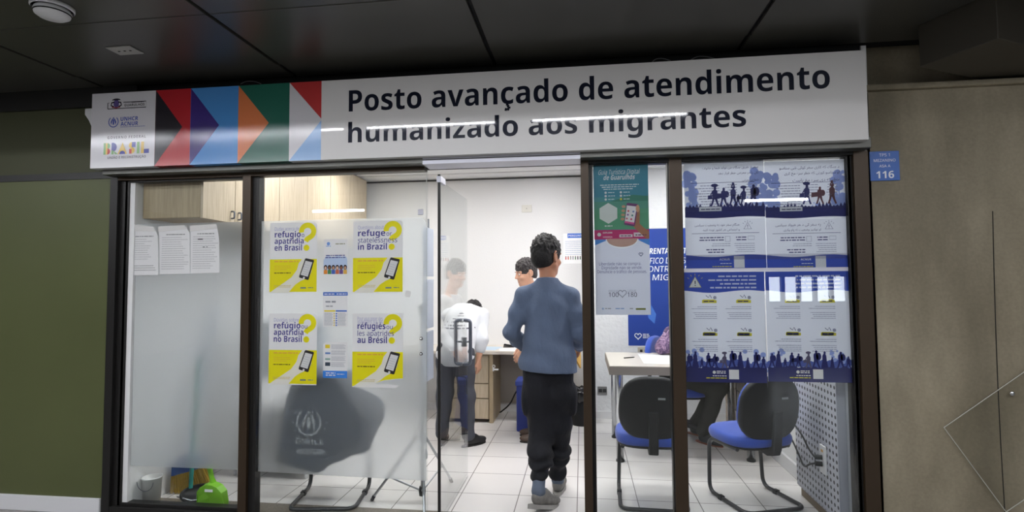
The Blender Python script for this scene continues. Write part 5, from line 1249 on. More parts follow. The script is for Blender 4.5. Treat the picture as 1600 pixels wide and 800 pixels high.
# pale drawer units against the side wall behind the desk
for i, (y0, y1, lab) in enumerate(((5.02, 5.36, 'pale low drawer unit by the side wall, half under the desk'), (5.38, 5.78, 'pale low drawer unit in the rear corner behind the seated person'))):
    t = thing('drawer_unit', lab, 'drawer unit', (1.5, (y0+y1)/2, 0), 'pale drawer units by the side wall')
    MB().box(1.44, RX1-0.022, y0, y1, 0.03, 0.66, m_oakd).build('body', t, bev=0.002)
    for z0, z1 in ((0.05, 0.24), (0.25, 0.44), (0.45, 0.64)):
        d_ = MB().box(1.42, 1.439, y0+0.006, y1-0.006, z0, z1, m_oak).build('drawer', t, bev=0.002)
        MB().tube([(1.41, (y0+y1)/2-0.05, z1-0.05), (1.41, (y0+y1)/2+0.05, z1-0.05)], 0.006, m_chrome, 8).build('handle', d_)

# swivel chair of the seated person
t = thing('swivel_chair', 'blue swivel chair on castors under the seated person behind the desk', 'chair', (0.92, 5.40, 0))
cx, cy_ = 0.92, 5.40
pillow(MB(), (cx, cy_, 0.435), 0.48, 0.46, 0.08, m_blue).build('seat_cushion', t)
pillow(MB(), (cx, cy_, 0.395), 0.44, 0.42, 0.035, m_blk).build('seat_pan', t)
fdir = Vector((0.9, -0.436, 0)); sdir = Vector((-0.436, -0.9, 0))
pillow(MB(), Vector((cx, cy_, 0.74))-fdir*0.25, 0.42, 0.38, 0.06, m_blue, ex=2.7, axes=(tuple(sdir), (0, 0, 1), tuple(-fdir))).build('back_rest', t)
MB().tube(rounded([Vector((cx, cy_, 0.37)), Vector((cx, cy_, 0.37))-fdir*0.3, Vector((cx, cy_, 0.7))-fdir*0.3], 0.06), 0.018, m_blk, 10).build('back_support', t)
MB().lathe([(0.028, 0.12), (0.028, 0.25), (0.018, 0.25), (0.018, 0.385)], (cx, cy_, 0), m_blk, 16).build('gas_column', t)
b = MB()
for k in range(5):
    a_ = R(20+72*k); e_ = Vector((cx+0.28*math.cos(a_), cy_+0.28*math.sin(a_), 0.085)); b.tube([Vector((cx, cy_, 0.13)), e_], [0.03, 0.016], m_blk, 10)
bs = b.build('star_base', t)
for k in range(5):
    a_ = R(20+72*k); e_ = Vector((cx+0.28*math.cos(a_), cy_+0.28*math.sin(a_), 0.035)); d_ = Vector((math.cos(a_+1), math.sin(a_+1), 0))*0.022
    MB().tube([e_-d_, e_+d_], 0.033, m_blk, 14).build('castor', t)

# wall cabinets on the side wall above the frosted panes
cfx = -2.50; ys = [3.285, atx(364, 300, cfx).y]; dw = 0.46
units = [(3.285, 4.20), (4.205, 5.12), (5.125, 6.04)]
for i, (y0, y1) in enumerate(units):
    t = thing('wall_cabinet', 'pale oak wall cabinet with two doors, %s' % ('the one touching the storefront glass', 'the middle one of the row', 'the one touching the back wall')[i], 'cabinet', (-2.7, (y0+y1)/2, 1.91), 'row of pale oak wall cabinets')
    MB().box(RX0+0.002, cfx, y0, y1, 1.91, 2.665, m_oakd).build('body', t, bev=0.002)
    ym = atx(364, 300, cfx).y if i == 0 else (y0+y1)/2
    for k, (a, b) in enumerate(((y0, ym), (ym, y1))):
        d_ = MB().box(cfx, cfx+0.019, a+0.002, b-0.002, 1.905, 2.66, m_oak).build('door', t, bev=0.002)
        hy_ = b-0.04 if k == 0 else a+0.04
        h_ = MB(); h_.tube(rounded([(cfx+0.019, hy_, 1.985), (cfx+0.042, hy_, 1.985), (cfx+0.042, hy_, 1.935), (cfx+0.019, hy_, 1.935)], 0.015), 0.006, m_steel, 8); h_.build('handle', d_)
t = thing('wall_shelf', 'plain oak shelf board on the side wall below the wall cabinets', 'shelf', (-2.75, 4.6, 1.8))
MB().box(RX0+0.002, -2.62, 4.0, 5.4, 1.80, 1.83, m_oakd).build('board', t, bev=0.002)
for y in (4.2, 5.2): MB().prism([(RX0+0.002, y, 1.80), (-2.68, y, 1.80), (RX0+0.002, y, 1.66)], (0, 0.02, 0), m_base).build('bracket', t)

# --- behind the left pane: cleaning things and a black shelf cart
t = thing('broom', 'broom with blue head and yellow bristles leaning behind the left pane', 'broom', (-2.78, 3.42, 0))
Mx = Matrix.Translation((-2.795, 3.605, 0.16)) @ Matrix.Rotation(R(14), 4, 'Z') @ Matrix.Rotation(R(-14), 4, 'Y')
c = MB(); c.prism([Mx @ Vector(v_) for v_ in ((-0.11, -0.03, -0.02), (0.12, -0.03, -0.02), (0.105, -0.03, 0.05), (0.04, -0.03, 0.085), (-0.04, -0.03, 0.085), (-0.09, -0.03, 0.05))], Mx.to_3x3() @ Vector((0, 0.06, 0)), mat('broom_blue', rgb(40, 82, 150), 0.4)); c.build('head', t, bev=0.008)
c = MB(); rn = random.Random(2); m_br = mat('yellow_bristle', rgb(196, 160, 40), 0.6)
for k in range(230):
    u_, v_ = rn.uniform(-0.105, 0.115), rn.uniform(-0.026, 0.026)
    L_ = 0.15+0.012*rn.random(); a_ = Mx @ Vector((u_, v_, -0.015)); b_ = Mx @ Vector((u_*1.32+rn.uniform(-.008, .008), v_*1.5+rn.uniform(-.01, .01), -0.015-L_)); b_.z = max(b_.z, 0.004)
    c.tube([a_, b_], [0.0035, 0.0028], m_br, 4, caps=False)
o = c.build('bristles', t); o['kind'] = 'stuff'
MB().tube([Mx @ Vector((0.0, 0, 0.07)), Vector((-2.85, 3.95, 1.3))], 0.011, mat('broom_handle_blue', rgb(120, 150, 190), 0.4), 10).build('handle', t)
t = thing('lobby_dustpan', 'black long-handled dustpan with a teal handle behind the left pane', 'dustpan', (-2.56, 3.44, 0))
f_ = Field((-0.17, -0.14, -0.02), (0.17, 0.16, 0.16), 0.006); f_.ell((0, 0.0, 0.055), (0.145, 0.11, 0.058), 0.01); f_.ell((0.02, -0.05, 0.085), (0.12, 0.10, 0.055), 0.008, cut=True); f_.half((0, 0, 0.004), (0, 0, -1))
f_.mesh('pan', m_blk, t)
MB().tube([(-2.69, 3.375, 0.055), (-2.56, 3.338, 0.05), (-2.43, 3.375, 0.055)], 0.005, m_chrome, 8).build('metal_lip', t)
MB().tube([(-2.645, 3.44, 0.09), (-2.635, 3.48, 0.95)], 0.013, mat('teal_handle', rgb(40, 150, 140), 0.4), 12).build('handle', t)
t = thing('green_dustpan', 'lime green dustpan standing upright against the left pane', 'dustpan', (-2.40, 3.31, 0))
m_lime = mat('lime_plastic', rgb(122, 190, 30), 0.35, sub=0.0)
prof = [(-0.098, 0.0), (0.098, 0.0), (0.104, 0.06), (0.092, 0.13), (0.06, 0.165), (0.02, 0.18), (-0.02, 0.18), (-0.06, 0.165), (-0.092, 0.13), (-0.104, 0.06)]
c = MB(); X0, Y0 = -2.395, 3.305
n = len(prof); fr_ = [(X0+x, Y0-0.004+0.10*max(0, z-0.03)*0.0, z+0.002) for x, z in prof]
outer = [(X0+x, Y0, z+0.002) for x, z in prof]; inner = [(X0+x*0.93, Y0+0.004, 0.002+z*0.95+0.004) for x, z in prof]; back = [(X0+x*0.9, Y0+0.055*(z/0.18)**0.5+0.006, 0.002+z*0.97) for x, z in prof]; backi = [(X0+x*0.86, Y0+0.05*(z/0.18)**0.5+0.002, 0.004+z*0.93) for x, z in prof]
vs = outer+inner+backi+back; fs = []
for i in range(n):
    j = (i+1) % n
    fs += [(i, j, n+j, n+i), (n+i, n+j, 2*n+j, 2*n+i), (j, i, 3*n+i, 3*n+j)]
fs += [tuple(range(2*n, 3*n))[::-1], tuple(range(3*n, 4*n))]
# the pan's closed back faces the glass
vs = [(x, 2*Y0+0.03-y, z) for x, y, z in vs]
c.add(vs, [f_[::-1] for f_ in fs], m_lime); c.build('pan', t, bev=0.004)
MB().tube([(X0-0.0, Y0+0.02, 0.17), (X0-0.012, Y0+0.018, 0.21), (X0-0.03, Y0+0.015, 0.285)], [0.02, 0.014, 0.016], m_lime, 12).build('handle', t)
MB().box(X0-0.025, X0+0.03, Y0-0.030, Y0-0.0285, 0.135, 0.152, m_paper, None).build('white_label', t)
t = thing('white_bucket', 'white plastic bucket in the corner behind the left pane', 'bucket', (-2.865, 3.34, 0))
MB().lathe([(0.0005, 0), (0.048, 0), (0.058, 0.18), (0.062, 0.182), (0.062, 0.19), (0.055, 0.188), (0.046, 0.01), (0.0005, 0.01)], (-2.852, 3.345, 0.004), mat('white_plastic', rgb(222, 222, 220), 0.4), 28).build('pail', t)
MB().tube(arc((-2.852, 3.285, 0.175), 0.058, 180, 360, 14), 0.002, m_steel, 6).build('wire_handle', t)
t = thing('shelf_cart', 'black steel shelf cart with a white label behind the left pane', 'cart', (-2.3, 4.1, 0))
for z in (0.10, 0.42, 0.74): MB().box(-2.68, -2.06, 3.92, 4.36, z, z+0.028, m_blk).build('shelf', t, bev=0.004)
for x in (-2.66, -2.08):
    for y in (3.94, 4.34): MB().tube([(x, y, 0.0), (x, y, 0.80)], 0.011, m_chrome, 10).build('post', t)
MB().box(-2.64, -2.10, 3.98, 4.34, 0.128, 0.36, m_gap).build('dark_drawer', t, bev=0.006)
MB().box(-2.34, -2.22, 3.975, 3.98, 0.27, 0.33, m_paper).build('white_label', t)
t = thing('storage_box', 'grey-blue storage box on top of the black shelf cart', 'box', (-2.35, 4.15, 0.768))
MB().box(-2.62, -2.12, 3.98, 4.32, 0.7685, 1.12, mat('grey_blue_board', rgb(104, 124, 140), 0.7)).build('box_body', t, bev=0.006); MB().box(-2.63, -2.11, 3.97, 4.33, 1.12, 1.16, mat('grey_blue_lid', rgb(90, 108, 126), 0.7)).build('lid', t, bev=0.004)

# tripod of a folded projection screen beside the frosted pane's edge
t = thing('tripod_stand', 'silver tripod stand showing its folded legs below the frosted pane edge', 'tripod', (-1.09, 3.64, 0))
hub = Vector((-1.09, 3.64, 0.06)); m_al = mat('silver_tube', rgb(176, 178, 182), 0.28, metal=0.85)
MB().tube([hub, hub+Vector((0, 0, 1.25))], 0.011, m_al, 12).build('centre_pole', t)
MB().lathe([(0.0005, -0.03), (0.02, -0.03), (0.024, 0.0), (0.02, 0.03), (0.0005, 0.03)], hub, m_blk, 14).build('hub', t)
for k, (fx, fy) in enumerate(((-1.425, 3.59), (-0.985, 3.335), (-0.97, 3.98))):
    foot = Vector((fx, fy, 0.012)); top = Vector((hub.x, hub.y, 0.42))+(foot-hub).normalized()*0.03; top.z = 0.42
    lg = MB().tube([foot, top], 0.009, m_al, 10).build('leg', t)
    mid = foot.lerp(top, 0.36); MB().tube([hub, mid], 0.007, m_al, 8).build('strut', t)
    MB().tube([foot+Vector((0, 0, -0.01)), foot.lerp(top, 0.05)], 0.012, m_blk, 10).build('rubber_foot', lg)
o = MB().tube([hub+Vector((0.0, 0, 1.2)), hub+Vector((0.0, 0, 1.26))], 0.02, m_blk, 12).build('top_clamp', t)
# hanging sheet edge beside the pane
a = aty(669, 356, 3.5); b = aty(673, 600, 3.5)
t = thing('hanging_folder', 'white document folders hanging in a strip just inside the pane edge', 'folder', (a.x, 3.5, b.z))
for k in range(3):
    z1 = a.z-(a.z-b.z)/3*k; MB().box(a.x-0.012, a.x+0.004, 3.42, 3.62, z1-(a.z-b.z)/3+0.02, z1, ink(220, 224, 236)).build('folder_pocket', t, bev=0.002)
MB().box(a.x-0.004, a.x+0.002, 3.5, 3.52, a.z, a.z+0.06, m_steel).build('hook', t)

# ================================================================== PEOPLE
m_skin = mat('warm_skin', rgb(186, 128, 98), 0.5, sub=0.08)
m_skin2 = mat('light_skin', rgb(214, 164, 136), 0.5, sub=0.08)
m_hair = mat('black_hair', rgb(24, 20, 20), 0.55, spec=0.4, bump=(220, 0.9, (1, 1, 0.35), 0.006))
m_hair2 = mat('greying_hair', rgb(58, 54, 54), 0.55, spec=0.4, var=(90, 0.6), bump=(180, 0.9, (1, 1, 0.35), 0.006))
m_eye = mat('eye_white', rgb(226, 222, 218), 0.2); m_iris = mat('dark_iris', rgb(40, 26, 20), 0.15)
V = Vector
def nv(a): a = np.array(a, float); return a/np.linalg.norm(a)
class Person:
    def __init__(s, label, loc, yaw, skin, height=1.0):
        s.t = thing('person', label, 'person', loc, None, yaw); s.skin = skin; s.sc = height
    def hand(s, F, w, d, nrm, side, curl, sc=1.0, k=0.004):
        """wrist w, direction d of the palm, nrm = way the palm faces, side = +1/-1: where the thumb leaves"""
        w = np.array(w, float); d = nv(d); nrm = nv(np.array(nrm)-d*np.dot(nrm, d)); sd = np.cross(d, nrm)*side
        offs = (0.030, 0.010, -0.010, -0.028); lens = (0.072, 0.080, 0.074, 0.058); kn = (0.088, 0.092, 0.088, 0.080)
        for o, L, kl in zip(offs, lens, kn):
            K = w+(d*kl+sd*o)*sc
            F.cone(w+(d*0.01+sd*o*0.45)*sc, K, 0.0135*sc, 0.0115*sc, 0.012)
            a = 0; p = K
            for fr, da in ((0.45, 0.6), (0.30, 1.0), (0.25, 0.7)):
                a += curl*da; q = p+(d*math.cos(a)+nrm*math.sin(a))*L*fr*sc
                F.cone(p, q, 0.0098*sc, 0.0085*sc, k); p = q
        b = w+(d*0.025+sd*0.022)*sc; m = b+(d*0.032+sd*0.024+nrm*0.014)*sc; e = m+(d*0.034+sd*0.004+nrm*0.016*(0.5+curl))*sc
        F.cone(b, m, 0.0135*sc, 0.0115*sc, 0.010); F.cone(m, e, 0.011*sc, 0.009*sc, k)
    def head(s, F, c, M, sc=1.0):
        """c = centre of the skull; M columns: right, forward, up"""
        c = np.array(c, float); P = lambda x, y, z: c+M@np.array((x, y, z))*sc
        E = lambda x, y, z, r, k=0.02, cut=False: F.ell(P(x, y, z), np.array(r)*sc, k, M.T if False else M, cut)
        E(0, -0.012, 0.025, (0.076, 0.096, 0.092)); E(0, 0.025, -0.035, (0.063, 0.070, 0.085), 0.03); E(0, 0.052, -0.092, (0.034, 0.032, 0.026), 0.03)
        for sg in (-1, 1):
            F.cone(P(sg*0.058, 0.0, -0.055), P(sg*0.018, 0.062, -0.098), 0.020*sc, 0.014*sc, 0.02)
            E(sg*0.033, 0.098, 0.008, (0.017, 0.016, 0.011), 0.01, True)
            F.cone(P(sg*0.014, 0.090, 0.030), P(sg*0.050, 0.078, 0.028), 0.010*sc, 0.008*sc, 0.012)
            E(sg*0.042, 0.066, -0.03, (0.022, 0.02, 0.016), 0.02)
            E(sg*0.032, 0.079, 0.008, (0.0135, 0.0125, 0.0125), 0.004)
            # ear: rim and lobe
            for a in range(-100, 140, 40):
                a1, a2 = R(a), R(a+40)
                q = lambda t: P(sg*(0.079+0.006*math.cos(t*0.7)), -0.012-0.017*math.cos(t)*1.0-0.002, 0.004+0.029*math.sin(t))
                F.cone(q(a1), q(a2), 0.0058*sc, 0.0058*sc, 0.005)
            E(sg*0.078, -0.010, 0.0, (0.007, 0.016, 0.024), 0.006); E(sg*0.077, -0.004, -0.028, (0.006, 0.009, 0.010), 0.006)
        F.cone(P(0, 0.092, 0.018), P(0, 0.113, -0.022), 0.009*sc, 0.012*sc, 0.012)
        for sg in (-1, 1): E(sg*0.011, 0.102, -0.026, (0.009, 0.011, 0.008), 0.006)
        F.cone(P(-0.020, 0.085, -0.060), P(0.020, 0.085, -0.060), 0.006*sc, 0.006*sc, 0.006); F.cone(P(-0.017, 0.084, -0.072), P(0.017, 0.084, -0.072), 0.0065*sc, 0.0065*sc, 0.006)
        s.P = P; s.M = M; s.hs = sc
    def face(s, brow):
        for sg in (-1, 1):
            e = MB(); c = V(s.P(sg*0.032, 0.0835, 0.008)); fw = V(s.M@np.array((0, 1, 0)))
            e.lathe([(0.0003, 0.0105), (0.006, 0.009), (0.0095, 0.005), (0.0105, 0)], (0, 0, 0), m_eye, 12, Matrix.Translation(c) @ fw.to_track_quat('Z', 'Y').to_matrix().to_4x4())
            e.lathe([(0.0002, 0.0112), (0.0045, 0.0104)], (0, 0, 0), m_iris, 12, Matrix.Translation(c) @ fw.to_track_quat('Z', 'Y').to_matrix().to_4x4()); e.build2('eye', s.t)
            b = MB(); b.tube([s.P(sg*0.014, 0.101, 0.029), s.P(sg*0.034, 0.098, 0.035), s.P(sg*0.052, 0.084, 0.029)], [0.003, 0.003, 0.0015], brow, 6); b.build2('eyebrow', s.t)
        l = MB(); l.tube([s.P(-0.021, 0.0895, -0.066), s.P(0, 0.0935, -0.0655), s.P(0.021, 0.0895, -0.066)], [0.001, 0.0022, 0.001], mat('lip_line', rgb(120, 70, 62), 0.5), 6); l.build2('lips', s.t)
    def hair(s, m, top=0.024, neck=-0.055, fringe=0.055, seed=1, tex=0.006, side=0.010, name='hair'):
        """cap of short hair: skull grown outward, cut at the face and at the neck line"""
        P, M, sc = s.P, s.M, s.hs; c = P(0, -0.012, 0.02); lo = np.array(c)-0.17; hi = np.array(c)+0.19
        F = Field(lo, hi, 0.0042); rn = np.random.RandomState(seed); ph = rn.rand(12)*6
        def fl(X, Y, Z, t):
            u = M[0, 0]*(X-c[0])+M[1, 0]*(Y-c[1])+M[2, 0]*(Z-c[2]); v = M[0, 1]*(X-c[0])+M[1, 1]*(Y-c[1])+M[2, 1]*(Z-c[2]); w_ = M[0, 2]*(X-c[0])+M[1, 2]*(Y-c[1])+M[2, 2]*(Z-c[2])
            n = np.sin(130*u+ph[0]+3*np.sin(60*v+ph[1]))*np.sin(95*v+ph[2]+2*np.sin(70*w_+ph[3]))+0.6*np.sin(210*u+ph[4]+2*np.sin(110*w_))*np.sin(180*v+ph[5])
            return -tex*n*np.clip((w_+0.03)/0.08, 0.12, 1)
        F.ell(P(0, -0.012, 0.025+top*0.4), np.array((0.076+side, 0.096+0.012, 0.092+top*0.62))*sc, 0.02, M, fl=fl)
        F.ell(P(0, 0.025, 0.075+top*0.3), np.array((0.058, 0.062, 0.035+top*0.4))*sc, 0.02, M, fl=fl)
        F.ell(P(0, -0.05, -0.02), np.array((0.066, 0.058, 0.062))*sc, 0.03, M, fl=fl)
        F.half(P(0, 0.0, neck), M@np.array((0, 0.35, -1.0)))
        # open the face and the ears
        F.ell(P(0, 0.125, -0.045), np.array((0.085, 0.105, 0.045+fringe))*sc, 0.006, M, cut=True)
        for sg in (-1, 1): F.ell(P(sg*0.092, 0.004, -0.018), np.array((0.03, 0.036, 0.040))*sc, 0.006, M, cut=True); F.ell(P(sg*0.085, 0.04, -0.085), np.array((0.05, 0.07, 0.06))*sc, 0.006, M, cut=True)
        return F.mesh(name, m, s.t)
def build2(self, name, parent):
    """vertices already in the parent's own frame"""
    o = self.build(name); o.parent = parent; return o
MB.build2 = build2
def fold(amp, fz, fx, seed=0.0):
    def f(X, Y, Z, t): return amp*(np.sin(fz*Z+2.2*np.sin(fx*X+seed)+1.7*np.sin(fx*0.8*Y+seed*2))*0.6+np.sin(fz*0.57*Z+fx*1.3*X+seed+1.5*np.sin(9*Y+fx*X))*0.5)
    return f
def shoe(F, ankle, d, sc=1.0, up=(0, 0, 1), z=None):
    a = np.array(ankle, float); d = nv(d); up = nv(up); sd = np.cross(d, up)
    M = np.stack([sd, d, up], 1); b = a-up*(0.075*sc)
    F.ell(b+d*0.015*sc+up*0.035*sc, np.array((0.040, 0.062, 0.050))*sc, 0.02, M); F.ell(b+d*0.12*sc+up*0.022*sc, np.array((0.046, 0.085, 0.036))*sc, 0.03, M); F.ell(b+d*0.05*sc+up*0.05*sc, np.array((0.034, 0.06, 0.045))*sc, 0.03, M)
    F.half(b-up*0.012*sc, -up)
    return M, b
def sole(s, M, b, sc, m, name='sole'):
    mb = MB(); n = 28; P = []
    for i in range(n):
        a = 2*math.pi*i/n; x = math.sin(a)*(0.046 if math.cos(a) > 0 else 0.040)*(1-0.12*abs(math.cos(a))**6); y = 0.06+math.cos(a)*0.142
        P.append(V(b+M@np.array((x, y, -0.028))*sc))
    up = V(M[:, 2])*0.026*sc
    mb.prism(P, up, m); o = mb.build2(name, s); return o

# ---------- the man walking in: grey-blue jumper, black trousers
pr = Person('person in a grey-blue jumper and black trousers walking in through the open glass door', (-0.235, 3.72, 0), 0.0, m_skin)
hM = np.array(Matrix.Rotation(R(-34), 3, 'Z') @ Matrix.Rotation(R(-4), 3, 'X'))
hc = (-0.006, 0.045, 1.638)
shL, shR = (-0.165, 0.0, 1.37), (0.155, 0.01, 1.365)
elL, wrL = (-0.245, -0.015, 1.125), (-0.185, 0.17, 1.005)
elR, wrR = (0.232, 0.0, 1.115), (0.205, 0.20, 1.0)
hipL, knL, anL = (-0.080, 0.0, 0.92), (-0.045, 0.03, 0.50), (-0.060, -0.17, 0.125)
hipR, knR, anR = (0.085, 0.0, 0.92), (0.055, 0.07, 0.50), (0.050, 0.14, 0.095)
F = Field((-0.42, -0.42, -0.02), (0.42, 0.5, 1.86), 0.0062)
F.ell((0, 0, 0.98), (0.135, 0.085, 0.12), 0.05).ell((0, 0, 1.14), (0.13, 0.085, 0.14), 0.05).ell((0, 0.01, 1.32), (0.155, 0.09, 0.13), 0.05)
F.cone((0, 0.005, 1.40), (0.0, 0.03, 1.56), 0.056, 0.054, 0.02)
F.chain([(-0.05, 0.0, 1.39), shL, elL, wrL], [0.045, 0.042, 0.036, 0.025], 0.03).chain([(0.05, 0.0, 1.39), shR, elR, wrR], [0.045, 0.042, 0.036, 0.025], 0.03)
F.chain([hipL, knL, anL], [0.075, 0.05, 0.029], 0.03).chain([hipR, knR, anR], [0.075, 0.05, 0.029], 0.03)
F.cone(anL, np.array(anL)+(0.05, 0.055, -0.075), 0.024, 0.014, 0.01).cone(anR, np.array(anR)+(0.01, 0.12, -0.06), 0.024, 0.014, 0.01)
pr.head(F, hc, hM, 1.09)
pr.hand(F, wrL, (0.10, 0.25, -1), (1, 0.2, 0.1), 1, 0.65); pr.hand(F, wrR, (-0.1, 0.8, -0.35), (-1, 0, -0.2), -1, 0.6)
F.mesh('body', m_skin, pr.t); pr.face(m_hair); pr.hair(m_hair, top=0.034, neck=-0.05, fringe=0.05, seed=3, tex=0.0055, side=0.010)
m_jum = mat('grey_blue_jumper', rgb(94, 108, 132), 0.9, sheen=0.1, var=(9, 0.06), bump=(11, 0.7, (1, 1, 0.45), 0.03))
G = Field((-0.45, -0.3, 0.80), (0.45, 0.4, 1.56), 0.006)
f1 = fold(0.006, 26, 11, 1.0); f2 = fold(0.0045, 40, 14, 2.2)
drape = lambda X, Y, Z, t: fold(0.009, 40, 9, 0.4)(X, Y, Z, t)*np.clip((1.14-Z)/0.2, 0.12, 1)+0.0055*np.sin(30*X+9*Z+1.5*np.sin(14*Z))*np.sin(13*Z-6*X+1.0)*np.clip((Z-0.95)/0.2, 0, 1)
G.ell((0, 0.005, 0.90), (0.196, 0.146, 0.16), 0.05, fl=drape).ell((0, 0.005, 0.99), (0.180, 0.122, 0.17), 0.05, fl=drape).ell((0, 0.0, 1.14), (0.163, 0.112, 0.17), 0.06, fl=drape).ell((0, 0.005, 1.30), (0.170, 0.108, 0.13), 0.06, fl=drape)
for sg, sh in ((-1, shL), (1, shR)): G.cone((sg*0.03, 0.005, 1.43), (sh[0]*0.9, sh[1], sh[2]+0.006), 0.058, 0.056, 0.03)
G.cone((0, 0.006, 1.40), (0, 0.018, 1.495), 0.082, 0.066, 0.04)
for sh, el, wr, sd in ((shL, elL, wrL, 1.3), (shR, elR, wrR, 4.1)):
    sf = fold(0.005, 46, 20, sd); mid = np.array(el)*0.5+np.array(sh)*0.5; G.chain([np.array(sh)*0.75+np.array((0, 0, 1.41))*0.25, sh, mid, el, np.array(el)*0.45+np.array(wr)*0.55, np.array(el)*0.06+np.array(wr)*0.94], [0.056, 0.060, 0.058, 0.054, 0.049, 0.040], 0.028, fl=sf)
G.half((0, 0, 0.866), (-0.05, 0.0, -1)); G.half((0, 0.02, 1.490), (0, 0.15, 1))
G.mesh('jumper', m_jum, pr.t)
m_tro = mat('black_trousers', rgb(18, 19, 26), 0.85, bump=(9, 0.7, (1, 1, 0.6), 0.03), var=(6, 0.15))
T = Field((-0.34, -0.4, 0.10), (0.34, 0.34, 1.02), 0.0065)
tf = fold(0.006, 30, 12, 0.7)
bunch = lambda X, Y, Z, t: 0.0075*np.sin(70*Z+14*X+2.5*np.sin(15*X+13*Y)+1.2*np.sin(23*Z))*np.clip((0.5-Z)/0.2, 0.08, 1)+tf(X, Y, Z, t)
T.ell((0, 0.0, 0.90), (0.158, 0.112, 0.13), 0.05, fl=tf)
ep = lambda a, b, t: tuple(np.array(a)*(1-t)+np.array(b)*t)
T.chain([hipL, ep(hipL, knL, 0.5), knL, ep(knL, anL, 0.5), ep(knL, anL, 0.76)], [0.090, 0.102, 0.092, 0.078, 0.056], 0.04, fl=bunch)
T.chain([hipR, ep(hipR, knR, 0.5), knR, ep(knR, anR, 0.5), ep(knR, anR, 0.86)], [0.090, 0.100, 0.092, 0.080, 0.058], 0.04, fl=bunch)
T.ell((-0.160, 0.01, 0.66), (0.026, 0.06, 0.10), 0.03); T.ell((0.168, 0.03, 0.66), (0.026, 0.06, 0.10), 0.03)
T.half((0, 0, 0.99), (0, 0, 1)); T.mesh('trousers', m_tro, pr.t)
m_sock = mat('grey_sock', rgb(96, 106, 122), 0.95, bump=(300, 0.2)); m_shoe = mat('grey_trainer', rgb(120, 118, 114), 0.7, bump=(240, 0.25), var=(30, 0.25)); m_sole = mat('pale_rubber_sole', rgb(150, 148, 144), 0.6)
for an, kn, d, up in ((anL, knL, (0.62, 0.72, -0.25), (0.1, 0.3, 1)), (anR, knR, (0.10, 1, 0), (0, 0, 1))):
    S_ = Field(np.array(an)-0.16, np.array(an)+0.22, 0.005); S_.cone(np.array(an), ep(kn, an, 0.66), 0.040, 0.044, 0.01); S_.cone(np.array(an), np.array(an)+nv(d)*0.05-np.array((0, 0, 0.045)), 0.040, 0.03, 0.02); S_.mesh('sock', m_sock, pr.t)
    S2 = Field(np.array(an)-0.26, np.array(an)+0.28, 0.005); M_, b_ = shoe(S2, an, d, 1.0, nv(np.array(up)-nv(d)*np.dot(up, nv(d))))
    S2.cone(np.array(an)-(0, 0, 0.02), np.array(an)+np.array((0, 0, 0.12)), 0.032, 0.034, 0.004, cut=True)
    so = S2.mesh('trainer', m_shoe, pr.t); sl = sole(so, M_, b_, 1.0, m_sole)
    lc = MB()
    for q in range(4):
        c0 = b_+M_@np.array((0, 0.055+0.022*q, 0.094-0.012*q)); lc.tube([c0-M_[:, 0]*0.022, c0+M_[:, 2]*0.004, c0+M_[:, 0]*0.022], 0.0028, m_base, 6)
    lc.build2('laces', so)
wb = MB(); wd_ = V(wrL)-V(elL); wd_.normalize(); wb.tube([V(wrL)-wd_*0.006, V(wrL)+wd_*0.012], 0.031, m_blk, 16, caps=False); wb.build2('wrist_band', pr.t)
hp = V(pr.t.location)+V(wrL)+V((0.03, 0.04, -0.115))
o = MB().box(-0.028, 0.028, -0.004, 0.004, -0.045, 0.045, ink(120, 180, 220), Matrix.Translation(hp) @ Matrix.Rotation(R(18), 4, 'Y')).build('blue_card'); tag(o, 'pale blue card held in the hand of the man walking in', 'card')
hp = V(pr.t.location)+V(wrR)+V((-0.01, 0.10, -0.05))
o = MB().box(-0.06, 0.06, -0.10, 0.10, -0.006, 0.006, mat('amber_folder', rgb(216, 168, 70), 0.6), Matrix.Translation(hp) @ Matrix.Rotation(R(40), 4, 'X') @ Matrix.Rotation(R(70), 4, 'Y')).build('folder', bev=0.002); tag(o, 'amber document wallet in the other hand of the man walking in', 'folder')

# ---------- the man by the long desk, mostly behind him
pr = Person('person with greying hair behind the walking man, face turned to the desk', (-0.455, 5.14, 0), R(97), m_skin2)
hM = np.array(Matrix.Rotation(R(24), 3, 'Z') @ Matrix.Rotation(R(-10), 3, 'X'))
hc = (0.0, 0.07, 1.545)
F = Field((-0.4, -0.3, -0.02), (0.4, 0.4, 1.74), 0.0068)
shL, shR = (-0.165, 0.0, 1.29), (0.165, 0.0, 1.29); elL, wrL = (-0.21, -0.03, 1.03), (-0.14, 0.10, 0.86); elR, wrR = (0.21, -0.03, 1.03), (0.14, 0.10, 0.86)
hips = ((-0.085, -0.05, 0.84), (0.085, -0.05, 0.84)); kns = ((-0.085, -0.02, 0.45), (0.085, -0.02, 0.45)); ans = ((-0.095, -0.05, 0.085), (0.095, -0.05, 0.085))
def bodyset(F, hips, kns, ans, zoff, yo=0.0):
    F.ell((0, -0.03+yo, 0.90+zoff), (0.13, 0.085, 0.12), 0.05).ell((0, -0.02+yo, 1.05+zoff), (0.12, 0.085, 0.13), 0.05).ell((0, 0.0+yo, 1.22+zoff), (0.15, 0.09, 0.13), 0.05)
bodyset(F, hips, kns, ans, -0.02)
F.cone((0, 0.005, 1.30), (0.0, 0.045, 1.45), 0.06, 0.053, 0.03)
for sh, el, wr, sx_ in ((shL, elL, wrL, -1), (shR, elR, wrR, 1)): F.chain([(sx_*0.06, 0.0, 1.31), sh, el, wr], [0.05, 0.045, 0.036, 0.025], 0.03); pr.hand(F, wr, (0, 0.5, -0.8), (-sx_, 0.2, -0.2), -sx_, 0.5)
